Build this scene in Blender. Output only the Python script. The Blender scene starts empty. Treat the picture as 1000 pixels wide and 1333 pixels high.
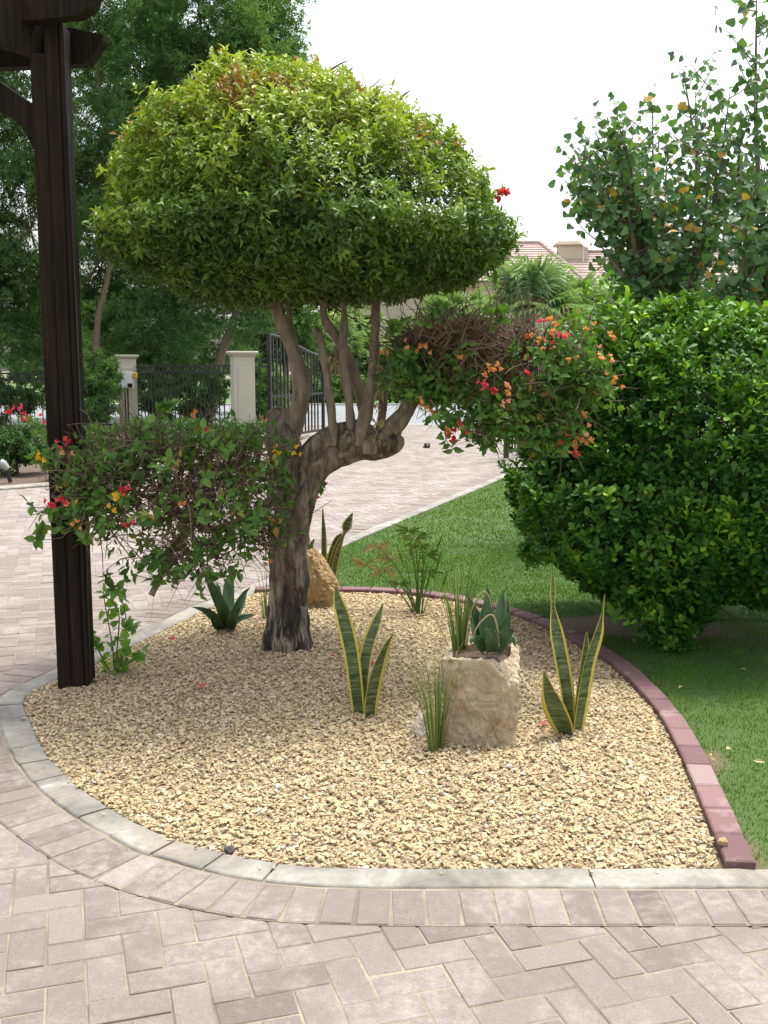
import bpy, math, random
import numpy as np
from mathutils import Vector, noise as mnoise
random.seed(7); RNG = np.random.default_rng(11)
R = math.radians
sc = bpy.context.scene
COL = sc.collection

# ------------------------------------------------------------------ measuring
# F: focal length in photo pixels, EYE: eye height, TILT: downward pitch.
F, EYE = 1350.0, 1.6
TILT = math.atan(186/F)
CT, ST = math.cos(TILT), math.sin(TILT)
def ray(px, py):
    dx = (px-500)/F; dy = (666.5-py)/F
    return np.array((dx, CT+dy*ST, -ST+dy*CT))
def G(px, py, z=0.0):
    d = ray(px, py); t = (z-EYE)/d[2]
    return np.array((d[0]*t, d[1]*t, z))
def P(px, py, Y):
    d = ray(px, py); t = Y/d[1]
    return np.array((d[0]*t, Y, EYE+d[2]*t))
def V(*a): return np.array(a, float)
def unit(a):
    a = np.asarray(a, float)
    return a/np.maximum(np.linalg.norm(a, axis=-1, keepdims=True), 1e-9)

# ------------------------------------------------------------------ numpy noise
def _hash(i, j, k, s):
    h = (i*374761393 + j*668265263 + k*2147483647 + s*144665) & 0xffffffff
    h = ((h ^ (h >> 13))*1274126177) & 0xffffffff
    h = (h ^ (h >> 16)) & 0xffff
    return h/65535.0
def vnoise(p, scale=1.0, seed=0):
    p = np.asarray(p, float)*scale + 100.0
    i = np.floor(p).astype(np.int64); f = p-i; f = f*f*(3-2*f)
    out = 0
    for a in (0, 1):
        for b in (0, 1):
            for c in (0, 1):
                w = (f[..., 0] if a else 1-f[..., 0])*(f[..., 1] if b else 1-f[..., 1])*(f[..., 2] if c else 1-f[..., 2])
                out = out + w*_hash(i[..., 0]+a, i[..., 1]+b, i[..., 2]+c, seed)
    return out*2-1
def fbm(p, scale=1.0, seed=0, oct=3):
    o, a = 0, 1.0
    for q in range(oct):
        o = o + a*vnoise(p, scale*2**q, seed+q*17); a *= .5
    return o

# ------------------------------------------------------------------ mesh building
class MB:
    """collects polygons and per-vertex attributes, links them as ONE mesh object"""
    def __init__(s): s.v = []; s.li = []; s.lt = []; s.n = 0; s.at = {}
    def add(s, verts, faces, **attrs):
        verts = np.asarray(verts, float).reshape(-1, 3); m = len(verts)
        s.v.append(verts)
        if isinstance(faces, tuple):
            li, lt = faces
        else:
            lt = np.array([len(f) for f in faces]); li = np.array([i for f in faces for i in f])
        s.li.append(np.asarray(li)+s.n); s.lt.append(np.asarray(lt))
        for k in set(list(attrs)+list(s.at)):
            arr = s.at.setdefault(k, [np.zeros(s.n)] if s.n else [])
            arr.append(np.broadcast_to(np.asarray(attrs.get(k, 0.0), float), (m,)).copy())
        s.n += m
        return s
    def build(s, name, mat, parent=None, smooth=False, loc=None):
        v = np.concatenate(s.v); li = np.concatenate(s.li).astype(np.int32); lt = np.concatenate(s.lt).astype(np.int32)
        if loc is not None: v = v-np.asarray(loc)
        me = bpy.data.meshes.new(name)
        me.vertices.add(len(v)); me.vertices.foreach_set('co', v.astype(np.float32).ravel())
        me.loops.add(len(li)); me.loops.foreach_set('vertex_index', li)
        me.polygons.add(len(lt))
        st = np.concatenate(([0], np.cumsum(lt)[:-1])).astype(np.int32)
        me.polygons.foreach_set('loop_start', st)
        try: me.polygons.foreach_set('loop_total', lt)
        except Exception: pass
        me.polygons.foreach_set('use_smooth', np.full(len(lt), bool(smooth)))
        for k, arr in s.at.items():
            a = me.attributes.new(k, 'FLOAT', 'POINT'); a.data.foreach_set('value', np.concatenate(arr).astype(np.float32))
        me.update(calc_edges=True); me.validate()
        o = bpy.data.objects.new(name, me); COL.objects.link(o)
        if mat is not None: me.materials.append(mat)
        if loc is not None: o.location = loc
        if parent is not None:
            o.parent = parent
        return o
def tag(o, label=None, cat=None, group=None, kind=None):
    if label: o['label'] = label
    if cat: o['category'] = cat
    if group: o['group'] = group
    if kind: o['kind'] = kind
    return o
class Thing:
    """an Empty at the thing's base; parts are built in world space and stored relative to it"""
    def __init__(s, name, loc, label, cat, group=None):
        s.loc = np.asarray(loc, float)
        s.o = bpy.data.objects.new(name, None); COL.objects.link(s.o); s.o.location = s.loc
        s.o.empty_display_size = .1
        tag(s.o, label, cat, group)
    def part(s, name, mb, mat, smooth=False, parent=None, label=None):
        mb.v = [q-s.loc for q in mb.v]
        o = mb.build(name, mat, parent or s.o, smooth)
        if label: o['label'] = label
        return o

def catmull(pts, n):
    pts = np.asarray(pts, float); k = len(pts)
    if k == 2: 
        t = np.linspace(0, 1, n)[:, None]; return pts[0]*(1-t)+pts[1]*t
    ext = np.vstack((2*pts[0]-pts[1], pts, 2*pts[-1]-pts[-2]))
    u = np.linspace(0, k-1-1e-9, n); i = u.astype(int); t = (u-i)[:, None]
    a, b, c, d = ext[i], ext[i+1], ext[i+2], ext[i+3]
    return .5*((2*b)+(c-a)*t+(2*a-5*b+4*c-d)*t*t+(3*b-a-3*c+d)*t**3)
def tube(mb, pts, rad, n=None, seg=8, rough=0.0, ridges=0.0, seed=0, cap=True, tint=0.5):
    """pts (k,3), rad (k,) -> swept tube with bark-like irregular cross-sections"""
    pts = np.asarray(pts, float); rad = np.asarray(rad, float)
    n = n or max(2, 4*len(pts))
    q = catmull(np.c_[pts, rad], n); p, r = q[:, :3], np.maximum(q[:, 3], 1e-4)
    t = unit(np.gradient(p, axis=0))
    u = np.cross(t[0], V(0, 0, 1) if abs(t[0][2]) < .9 else V(1, 0, 0)); u = unit(u)
    U = np.empty_like(p)
    for i in range(n):
        u = unit(u-np.dot(u, t[i])*t[i]); U[i] = u
    W = np.cross(t, U)
    th = np.linspace(0, 2*math.pi, seg, endpoint=False)
    rr = np.repeat(r[:, None], seg, 1)
    if rough or ridges:
        base = p[:, None, :]+U[:, None]*np.cos(th)[None, :, None]*rr[..., None]+W[:, None]*np.sin(th)[None, :, None]*rr[..., None]
        s = np.linspace(0, 1, n)[:, None]*n
        if ridges:
            rr = rr*(1+ridges*(np.sin(5*th+seed+.05*s)*.5+np.sin(8*th+2*seed-.09*s)*.35+np.sin(3*th-.04*s)*.4))
        if rough:
            rr = rr*(1+rough*fbm(base, 9, seed, 3))
    v = p[:, None, :]+U[:, None]*(np.cos(th)[None, :]*rr)[..., None]+W[:, None]*(np.sin(th)[None, :]*rr)[..., None]
    v = v.reshape(-1, 3)
    i = np.arange(n-1)[:, None]*seg; j = np.arange(seg)[None, :]; j2 = (j+1) % seg
    f = np.stack((i+j, i+j2, i+seg+j2, i+seg+j), -1).reshape(-1)
    li = [f]; lt = [np.full((n-1)*seg, 4)]
    if cap:
        li += [np.arange(seg)[::-1], np.arange(seg)+(n-1)*seg]; lt += [np.array([seg, seg])]
    mb.add(v, (np.concatenate(li), np.concatenate(lt)), tint=tint)
def box(mb, lo, hi, M=None, c=0.0, off=None, **at):
    lo = np.asarray(lo, float); hi = np.asarray(hi, float)
    if c <= 0:
        v = np.array([[x, y, z] for z in (lo[2], hi[2]) for y in (lo[1], hi[1]) for x in (lo[0], hi[0])])
        f = [(0, 2, 3, 1), (4, 5, 7, 6), (0, 1, 5, 4), (2, 6, 7, 3), (0, 4, 6, 2), (1, 3, 7, 5)]
    else:   # chamfered box
        C = (lo+hi)/2; h = (hi-lo)/2; v = []; idx = {}
        for sx in (-1, 1):
            for sy in (-1, 1):
                for sz in (-1, 1):
                    s = np.array((sx, sy, sz))
                    for ax in range(3):
                        q = h-c; q = q.copy(); q[ax] = h[ax]
                        idx[(sx, sy, sz, ax)] = len(v); v.append(C+s*q)
        f = []
        for ax in range(3):
            b, d = (ax+1) % 3, (ax+2) % 3
            for s in (-1, 1):
                ring = []
                for sb, sd in ((-1, -1), (1, -1), (1, 1), (-1, 1)):
                    k = [0, 0, 0]; k[ax] = s; k[b] = sb; k[d] = sd; ring.append(idx[(*k, ax)])
                f.append(ring if s > 0 else ring[::-1])
            for sb in (-1, 1):
                for sd in (-1, 1):
                    k0 = [0, 0, 0]; k0[b] = sb; k0[d] = sd; k1 = list(k0); k0[ax] = -1; k1[ax] = 1
                    ring = [idx[(*k0, b)], idx[(*k1, b)], idx[(*k1, d)], idx[(*k0, d)]]
                    f.append(ring if sb*sd > 0 else ring[::-1])
        for sx in (-1, 1):
            for sy in (-1, 1):
                for sz in (-1, 1):
                    ring = [idx[(sx, sy, sz, a)] for a in range(3)]
                    f.append(ring if sx*sy*sz > 0 else ring[::-1])
        v = np.array(v)
    if M is not None: v = v@np.asarray(M).T
    if off is not None: v = v+np.asarray(off)
    mb.add(v, f, **at)
def rotz(a):
    c, s = math.cos(a), math.sin(a); return np.array(((c, -s, 0), (s, c, 0), (0, 0, 1)))

# ------------------------------------------------------------------ leaves
def ltmpl(kind):
    if kind == 'point':    # folded pointed leaf, 6 faces
        v = [(0, 0, 0), (-.42, .30, .10), (0, .30, 0), (.42, .30, .10), (-.36, .62, .06), (0, .64, -.03), (.36, .62, .06), (0, 1, -.16)]
        f = [(0, 2, 1), (0, 3, 2), (1, 2, 5, 4), (2, 3, 6, 5), (4, 5, 7), (5, 6, 7)]
    elif kind == 'obov':   # rounded-tip leaf
        v = [(0, 0, 0), (-.30, .40, .09), (0, .40, 0), (.30, .40, .09), (-.48, .74, .10), (0, .76, .01), (.48, .74, .10), (-.25, .96, .03), (.25, .96, .03), (0, 1, -.02)]
        f = [(0, 2, 1), (0, 3, 2), (1, 2, 5, 4), (2, 3, 6, 5), (4, 5, 9, 7), (5, 6, 8, 9)]
    elif kind == 'round':  # heart-shaped leaf on a petiole
        v = [(0, 0, 0), (0, .25, 0), (-.40, .22, .05), (-.52, .48, .06), (-.33, .76, .02), (0, 1.04, -.07), (.33, .76, .02), (.52, .48, .06), (.40, .22, .05), (0, .6, -.03), (.015, 0, 0)]
        f = [(1, 9, 3, 2), (9, 5, 4, 3), (1, 8, 7, 9), (9, 7, 6, 5), (0, 10, 1)]
    elif kind == 'bract':
        v = [(0, 0, 0), (-.45, .35, .16), (0, .38, .03), (.45, .35, .16), (-.38, .72, .22), (0, .75, .10), (.38, .72, .22), (0, 1, .2)]
        f = [(0, 2, 1), (0, 3, 2), (1, 2, 5, 4), (2, 3, 6, 5), (4, 5, 7), (5, 6, 7)]
    else:                  # narrow, 2 faces
        v = [(0, 0, 0), (-.5, .45, .06), (.5, .45, .06), (0, 1, -.1)]
        f = [(0, 2, 3), (0, 3, 1)]
    return np.array(v, float), f
def leaves(mb, kind, pos, d, n, L, W, tint):
    tv, tf = ltmpl(kind); N = len(pos)
    d = unit(d); n = unit(n-np.sum(n*d, -1, keepdims=True)*d); s = np.cross(d, n)
    L = np.broadcast_to(L, (N,))[:, None, None]; W = np.broadcast_to(W, (N,))[:, None, None]
    v = pos[:, None]+s[:, None]*tv[None, :, 0:1]*W+d[:, None]*tv[None, :, 1:2]*L+n[:, None]*tv[None, :, 2:3]*L
    k = len(tv); lt = np.array([len(f) for f in tf]); li = np.array([i for f in tf for i in f])
    LI = (li[None, :]+(np.arange(N)*k)[:, None]).ravel()
    mb.add(v.reshape(-1, 3), (LI, np.tile(lt, N)), tint=np.repeat(np.broadcast_to(tint, (N,)), k))
def rosettes(mb, kind, pos, axis, nl, ang, L, W, tint, step=.008, up=0.0, tj=.12):
    """shoots carrying nl leaves each in a whorl around the shoot's axis"""
    N = len(pos); axis = unit(axis)
    a = np.where(np.abs(axis[:, 2:3]) < .9, V(0, 0, 1), V(1, 0, 0)); u = unit(np.cross(axis, a)); w = np.cross(axis, u)
    k = np.arange(nl)[None, :]
    az = k*2.4+RNG.uniform(0, 6.28, (N, 1))+RNG.normal(0, .25, (N, nl))
    ph = np.radians(RNG.uniform(ang[0], ang[1], (N, nl)))
    rad = u[:, None]*np.cos(az)[..., None]+w[:, None]*np.sin(az)[..., None]
    d = axis[:, None]*np.cos(ph)[..., None]+rad*np.sin(ph)[..., None]
    nn = axis[:, None]-rad*.15+RNG.normal(0, .18, (N, nl, 3))+np.array((0, 0, up))
    p = pos[:, None]-axis[:, None]*(k[..., None]*step)
    l = RNG.uniform(L[0], L[1], (N, nl)); wd = l*RNG.uniform(W[0], W[1], (N, nl))
    t = np.clip(np.broadcast_to(np.asarray(tint).reshape(-1, 1), (N, nl))+RNG.normal(0, tj, (N, nl)), 0, 1)
    leaves(mb, kind, p.reshape(-1, 3), d.reshape(-1, 3), nn.reshape(-1, 3), l.ravel(), wd.ravel(), t.ravel())
def sphere(n): return unit(RNG.normal(0, 1, (n, 3)))

# ------------------------------------------------------------------ materials
def newmat(name):
    m = bpy.data.materials.new(name); m.use_nodes = True
    nt = m.node_tree; b = nt.nodes['Principled BSDF']
    return m, nt, b
def node(nt, t, **kw):
    n = nt.nodes.new(t)
    for k, v in kw.items():
        if k in n.inputs.keys(): n.inputs[k].default_value = v
        else: setattr(n, k, v)
    return n
def ramp(nt, fac, stops, interp='LINEAR'):
    r = nt.nodes.new('ShaderNodeValToRGB'); e = r.color_ramp.elements; r.color_ramp.interpolation = interp
    while len(e) < len(stops): e.new(.5)
    for i, (p, c) in enumerate(stops):
        e[i].position = p; e[i].color = (*c, 1) if len(c) == 3 else c
    if fac is not None: nt.links.new(fac, r.inputs['Fac'])
    return r.outputs['Color']
def attr(nt, name='tint'): return node(nt, 'ShaderNodeAttribute', attribute_name=name).outputs['Fac']
def noise(nt, scale, detail=4, rough=.55, vec=None, dist=0.0):
    n = node(nt, 'ShaderNodeTexNoise'); n.inputs['Scale'].default_value = scale; n.inputs['Detail'].default_value = detail
    n.inputs['Roughness'].default_value = rough; n.inputs['Distortion'].default_value = dist
    if vec is not None: nt.links.new(vec, n.inputs['Vector'])
    return n.outputs['Fac']
def coords(nt, scale=(1, 1, 1), world=True):
    src = node(nt, 'ShaderNodeNewGeometry').outputs['Position'] if world else node(nt, 'ShaderNodeTexCoord').outputs['Object']
    m = node(nt, 'ShaderNodeMapping'); m.inputs['Scale'].default_value = scale
    nt.links.new(src, m.inputs['Vector']); return m.outputs['Vector']
def mix(nt, fac, a, b, mode='MIX'):
    m = node(nt, 'ShaderNodeMix', data_type='RGBA', blend_type=mode)
    for s, x in ((0, fac), (6, a), (7, b)):
        if isinstance(x, (int, float)): m.inputs[s].default_value = x
        elif isinstance(x, tuple): m.inputs[s].default_value = (*x, 1) if len(x) == 3 else x
        else: nt.links.new(x, m.inputs[s])
    return m.outputs[2]
def maths(nt, op, a, b=0.0, c=None):
    m = node(nt, 'ShaderNodeMath', operation=op)
    for i, x in enumerate((a, b) if c is None else (a, b, c)):
        if isinstance(x, (int, float)): m.inputs[i].default_value = x
        else: nt.links.new(x, m.inputs[i])
    return m.outputs[0]
def bump(nt, b, h, strength=.5, dist=.01):
    n = node(nt, 'ShaderNodeBump'); n.inputs['Strength'].default_value = strength; n.inputs['Distance'].default_value = dist
    nt.links.new(h, n.inputs['Height']); nt.links.new(n.outputs['Normal'], b.inputs['Normal'])
def leafmat(name, stops, rough=.45, trans=.3, spec=.4, clump=2.5, cl=.25):
    m, nt, b = newmat(name)
    c = ramp(nt, attr(nt), stops)
    n = noise(nt, clump, 2, .5, coords(nt))
    hs = node(nt, 'ShaderNodeHueSaturation'); nt.links.new(c, hs.inputs['Color'])
    nt.links.new(maths(nt, 'MULTIPLY_ADD', n, 2*cl, 1-cl), hs.inputs['Value'])
    col = hs.outputs['Color']
    nt.links.new(col, b.inputs['Base Color']); b.inputs['Roughness'].default_value = rough; b.inputs['Specular IOR Level'].default_value = spec
    if trans:
        tr = node(nt, 'ShaderNodeBsdfTranslucent')
        nt.links.new(mix(nt, 1.0, col, (1.25, 1.3, .5), 'MULTIPLY'), tr.inputs['Color'])
        mx = node(nt, 'ShaderNodeMixShader'); mx.inputs[0].default_value = trans
        nt.links.new(b.outputs[0], mx.inputs[1]); nt.links.new(tr.outputs[0], mx.inputs[2])
        nt.links.new(mx.outputs[0], nt.nodes['Material Output'].inputs['Surface'])
    return m
def plain(name, col, rough=.6, var=.15, scale=6, bmp=0, metal=0.0):
    m, nt, b = newmat(name)
    n = noise(nt, scale, 5, .6, coords(nt))
    nt.links.new(mix(nt, n, tuple(x*(1-var) for x in col), tuple(min(1, x*(1+var)) for x in col)), b.inputs['Base Color'])
    b.inputs['Roughness'].default_value = rough; b.inputs['Metallic'].default_value = metal
    if bmp: bump(nt, b, noise(nt, scale*6, 4, .6, coords(nt)), bmp, .01)
    return m

M = {}
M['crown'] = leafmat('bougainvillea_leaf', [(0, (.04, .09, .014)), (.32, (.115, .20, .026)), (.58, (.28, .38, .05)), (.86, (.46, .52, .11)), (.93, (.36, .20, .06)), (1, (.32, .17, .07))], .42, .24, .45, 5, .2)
M['pad'] = leafmat('bougainvillea_green_leaf', [(0, (.04, .11, .022)), (.45, (.095, .21, .038)), (.8, (.17, .31, .055)), (.93, (.22, .33, .06)), (1, (.3, .2, .05))], .45, .3, .4, 5, .2)
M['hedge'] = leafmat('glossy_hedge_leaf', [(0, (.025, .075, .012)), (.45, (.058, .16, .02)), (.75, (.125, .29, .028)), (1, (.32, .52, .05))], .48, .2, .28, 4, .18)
M['tree'] = leafmat('willow_leaf', [(0, (.065, .135, .042)), (.5, (.118, .222, .072)), (1, (.19, .315, .115))], .5, .38, .45, .8, .3)
M['poplar'] = leafmat('round_leaf', [(0, (.05, .125, .045)), (.6, (.105, .22, .07)), (.9, (.17, .30, .09)), (.955, (.16, .26, .07)), (.965, (.5, .4, .05)), (1, (.5, .3, .06))], .35, .3, .45, 1.5, .2)
M['shrub'] = leafmat('shrub_leaf', [(0, (.03, .08, .02)), (.6, (.08, .17, .035)), (1, (.2, .3, .06))], .5, .25, .3, 2, .25)
M['farleaf'] = leafmat('distant_leaf', [(0, (.12, .19, .07)), (.5, (.22, .32, .11)), (1, (.36, .44, .18))], .6, .25, .2, .4, .3)
M['palm'] = leafmat('palm_leaf', [(0, (.16, .26, .12)), (.6, (.26, .38, .18)), (1, (.38, .47, .24))], .5, .3, .3, .5, .2)
M['yellowpalm'] = leafmat('yellow_palm_leaf', [(0, (.25, .3, .06)), (1, (.55, .5, .12))], .5, .25, .3, .5, .2)
M['vine'] = leafmat('vine_leaf', [(0, (.08, .2, .02)), (.6, (.17, .36, .04)), (1, (.32, .46, .08))], .42, .3, .4, 8, .15)
M['blade'] = leafmat('grass_tuft_blade', [(0, (.06, .14, .03)), (.6, (.13, .22, .05)), (.85, (.3, .3, .1)), (1, (.42, .33, .16))], .5, .2, .3, 12, .1)
M['dry'] = leafmat('dry_blade', [(0, (.26, .20, .09)), (1, (.50, .42, .23))], .7, .1, .2, 12, .1)
M['grass'] = leafmat('lawn_blade', [(0, (.044, .115, .010)), (.5, (.085, .195, .015)), (.88, (.13, .26, .025)), (1, (.24, .23, .08))], .8, .18, .05, 1.3, .25)
def bractmat(n, a, b): return leafmat('bract_'+n, [(0, a), (1, b)], .55, .35, .2, 20, .1)
M['red'] = bractmat('red', (.46, .028, .045), (.65, .07, .09))
M['pink'] = bractmat('pink', (.65, .03, .12), (.8, .09, .22))
M['orange'] = bractmat('orange', (.55, .19, .065), (.70, .33, .16))
M['yellow'] = bractmat('yellow', (.7, .42, .03), (.8, .52, .06))
M['salmon'] = bractmat('salmon', (.7, .27, .2), (.8, .42, .35))

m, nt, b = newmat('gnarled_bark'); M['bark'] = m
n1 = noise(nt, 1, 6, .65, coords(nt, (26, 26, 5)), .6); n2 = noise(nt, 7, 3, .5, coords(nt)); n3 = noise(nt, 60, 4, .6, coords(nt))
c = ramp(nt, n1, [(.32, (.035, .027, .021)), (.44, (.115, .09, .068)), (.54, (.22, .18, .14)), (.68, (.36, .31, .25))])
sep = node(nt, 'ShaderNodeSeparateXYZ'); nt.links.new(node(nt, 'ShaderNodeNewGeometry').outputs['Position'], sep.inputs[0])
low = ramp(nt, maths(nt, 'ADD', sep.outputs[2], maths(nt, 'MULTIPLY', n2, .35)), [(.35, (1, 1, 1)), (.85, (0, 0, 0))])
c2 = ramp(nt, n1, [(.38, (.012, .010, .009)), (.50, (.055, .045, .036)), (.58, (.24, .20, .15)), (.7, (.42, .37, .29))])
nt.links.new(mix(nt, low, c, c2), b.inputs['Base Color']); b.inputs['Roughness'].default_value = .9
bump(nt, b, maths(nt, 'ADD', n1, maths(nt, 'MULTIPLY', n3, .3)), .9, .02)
m, nt, b = newmat('smooth_limb_bark'); M['limb'] = m
n1 = noise(nt, 1, 5, .6, coords(nt, (30, 30, 9)), .3); n3 = noise(nt, 90, 4, .6, coords(nt))
nt.links.new(ramp(nt, n1, [(.3, (.13, .098, .072)), (.5, (.235, .185, .138)), (.72, (.34, .29, .225))]), b.inputs['Base Color']); b.inputs['Roughness'].default_value = .85
bump(nt, b, maths(nt, 'ADD', n1, maths(nt, 'MULTIPLY', n3, .4)), .5, .01)
M['twig'] = plain('dry_twig', (.16, .105, .07), .9, .4, 20)
M['stem'] = plain('grey_stem', (.17, .13, .09), .9, .3, 12, .3)
m, nt, b = newmat('dark_stained_timber'); M['timber'] = m
n1 = noise(nt, 1, 6, .6, coords(nt, (70, 70, 2.2), False), .5); n2 = noise(nt, 5, 3, .5, coords(nt, (1, 1, .4), False))
c = ramp(nt, n1, [(.3, (.008, .006, .005)), (.55, (.019, .0135, .0105)), (.75, (.042, .03, .022))])
nt.links.new(mix(nt, ramp(nt, n2, [(.5, (0, 0, 0)), (.7, (.5, .5, .5))]), c, (.032, .018, .012)), b.inputs['Base Color'])
b.inputs['Roughness'].default_value = .85; b.inputs['Specular IOR Level'].default_value = .15; bump(nt, b, n1, .6, .006)
# paving bricks
m, nt, b = newmat('paving_brick'); M['brick'] = m
pos = coords(nt)
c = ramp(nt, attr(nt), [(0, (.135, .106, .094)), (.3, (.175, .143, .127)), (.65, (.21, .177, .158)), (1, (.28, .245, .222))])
n1 = noise(nt, 1.9, 7, .66, pos, .7); n2 = noise(nt, 26, 5, .65, pos); n3 = noise(nt, 160, 3, .6, pos)
c = mix(nt, maths(nt, 'MULTIPLY', ramp(nt, n1, [(.46, (0, 0, 0)), (.66, (1, 1, 1))]), ramp(nt, n2, [(.30, (0, 0, 0)), (.62, (.72, .72, .72))])), c, (.38, .355, .32))
c = mix(nt, ramp(nt, n2, [(.5, (0, 0, 0)), (.75, (.35, .35, .35))]), c, (.31, .25, .19))
c = mix(nt, .5, c, ramp(nt, n3, [(.3, (.62, .62, .62)), (.7, (1.3, 1.3, 1.3))]), 'MULTIPLY')
nt.links.new(c, b.inputs['Base Color']); b.inputs['Roughness'].default_value = .88; bump(nt, b, maths(nt, 'ADD', n2, n3), .35, .004)
m, nt, b = newmat('joint_sand'); M['sand'] = m
n1 = noise(nt, 3, 4, .6, coords(nt)); n2 = noise(nt, 90, 4, .7, coords(nt))
nt.links.new(mix(nt, .4, ramp(nt, n1, [(.35, (.16, .135, .105)), (.65, (.31, .265, .19))]), n2, 'OVERLAY'), b.inputs['Base Color']); b.inputs['Roughness'].default_value = .95
m, nt, b = newmat('kerb_concrete'); M['kerb'] = m
pos = coords(nt); n1 = noise(nt, 4, 6, .65, pos, .6); n2 = noise(nt, 40, 5, .65, pos); n3 = noise(nt, 1.7, 4, .6, pos)
c = ramp(nt, n1, [(.34, (.15, .143, .125)), (.48, (.225, .215, .188)), (.60, (.30, .288, .255)), (.72, (.41, .40, .365))])
c = mix(nt, ramp(nt, n3, [(.52, (0, 0, 0)), (.66, (.6, .6, .6))]), c, (.33, .275, .21))
c = mix(nt, .35, c, ramp(nt, n2, [(.3, (.6, .6, .6)), (.7, (1.25, 1.25, 1.25))]), 'MULTIPLY')
nt.links.new(c, b.inputs['Base Color']); b.inputs['Roughness'].default_value = .9; bump(nt, b, maths(nt, 'ADD', n1, n2), .4, .006)
m, nt, b = newmat('red_edging_brick'); M['edging'] = m
pos = coords(nt); n1 = noise(nt, 6, 5, .6, pos); n2 = noise(nt, 120, 3, .6, pos)
c = ramp(nt, attr(nt), [(0, (.13, .068, .072)), (.6, (.185, .10, .105)), (.9, (.23, .14, .14)), (1, (.36, .30, .285))])
c = mix(nt, ramp(nt, n1, [(.56, (0, 0, 0)), (.72, (.55, .55, .55))]), c, (.45, .34, .31))
nt.links.new(mix(nt, .3, c, n2, 'OVERLAY'), b.inputs['Base Color']); b.inputs['Roughness'].default_value = .85; bump(nt, b, n2, .3, .003)
m, nt, b = newmat('limestone_chip'); M['chip'] = m
pos = coords(nt); n2 = noise(nt, 55, 4, .6, pos)
c = ramp(nt, attr(nt), [(0, (.14, .105, .07)), (.12, (.30, .225, .14)), (.35, (.45, .345, .20)), (.6, (.545, .425, .25)), (.85, (.62, .51, .33)), (.94, (.56, .53, .48)), (1, (.40, .26, .12))])
nt.links.new(mix(nt, .35, c, ramp(nt, n2, [(.3, (.6, .55, .5)), (.7, (1.2, 1.2, 1.2))]), 'MULTIPLY'), b.inputs['Base Color']); b.inputs['Roughness'].default_value = .85
bump(nt, b, n2, .3, .004)
m, nt, b = newmat('gravel_dust'); M['dust'] = m
n2 = noise(nt, 70, 5, .7, coords(nt))
nt.links.new(ramp(nt, n2, [(.3, (.2, .155, .10)), (.7, (.44, .355, .23))]), b.inputs['Base Color']); b.inputs['Roughness'].default_value = .95
def rockmat(name, stops, stain, s=1.0):
    m, nt, b = newmat(name)
    pos = coords(nt, (1, 1, 1), False); n1 = noise(nt, 7*s, 7, .65, pos, .8); n2 = noise(nt, 40*s, 5, .65, pos); n3 = noise(nt, 6.5*s, 8, .68, pos, .8)
    c = ramp(nt, n1, stops)
    c = mix(nt, ramp(nt, n3, [(.50, (0, 0, 0)), (.66, (.9, .9, .9))]), c, stain)
    c = mix(nt, .4, c, ramp(nt, n2, [(.3, (.65, .6, .55)), (.7, (1.2, 1.2, 1.2))]), 'MULTIPLY')
    nt.links.new(c, b.inputs['Base Color']); b.inputs['Roughness'].default_value = .85; bump(nt, b, maths(nt, 'ADD', n1, n2), .6, .012)
    return m
M['rock'] = rockmat('pale_limestone', [(.3, (.25, .19, .115)), (.48, (.41, .335, .225)), (.62, (.51, .435, .32)), (.75, (.62, .57, .47))], (.19, .115, .05))
M['orangerock'] = rockmat('orange_limestone', [(.3, (.24, .15, .065)), (.5, (.40, .275, .14)), (.75, (.56, .44, .28))], (.30, .17, .065))
M['quartz'] = rockmat('white_quartz', [(.3, (.5, .4, .28)), (.5, (.62, .56, .46)), (.7, (.75, .73, .70))], (.6, .5, .36))
M['darkstone'] = rockmat('dark_stone', [(.3, (.05, .05, .05)), (.7, (.16, .15, .14))], (.09, .08, .08), 3)
# snake plant: yellow margins, dark cross-bands on grey-green
m, nt, b = newmat('banded_succulent_leaf'); M['snake'] = m
u = maths(nt, 'ABSOLUTE', attr(nt, 'u')); v = attr(nt, 'v')
pos = coords(nt); nz = noise(nt, 22, 4, .6, pos, .5)
band = noise(nt, 1, 4, .65, coords(nt, (9, 9, 95)), .8)
c = ramp(nt, band, [(.38, (.022, .05, .018)), (.5, (.075, .12, .045)), (.62, (.17, .22, .10))])
c = mix(nt, ramp(nt, maths(nt, 'ADD', u, maths(nt, 'MULTIPLY_ADD', nz, .12, -.06)), [(.70, (0, 0, 0)), (.76, (1, 1, 1))]), c, (.58, .49, .09))
nt.links.new(c, b.inputs['Base Color']); b.inputs['Roughness'].default_value = .38
m, nt, b = newmat('agave_leaf'); M['agave'] = m
u = maths(nt, 'ABSOLUTE', attr(nt, 'u'))
c = ramp(nt, noise(nt, 9, 4, .6, coords(nt)), [(.3, (.028, .075, .026)), (.7, (.075, .145, .055))])
c = mix(nt, ramp(nt, u, [(.84, (0, 0, 0)), (.93, (.5, .5, .5))]), c, (.25, .28, .1))
nt.links.new(c, b.inputs['Base Color']); b.inputs['Roughness'].default_value = .42
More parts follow.
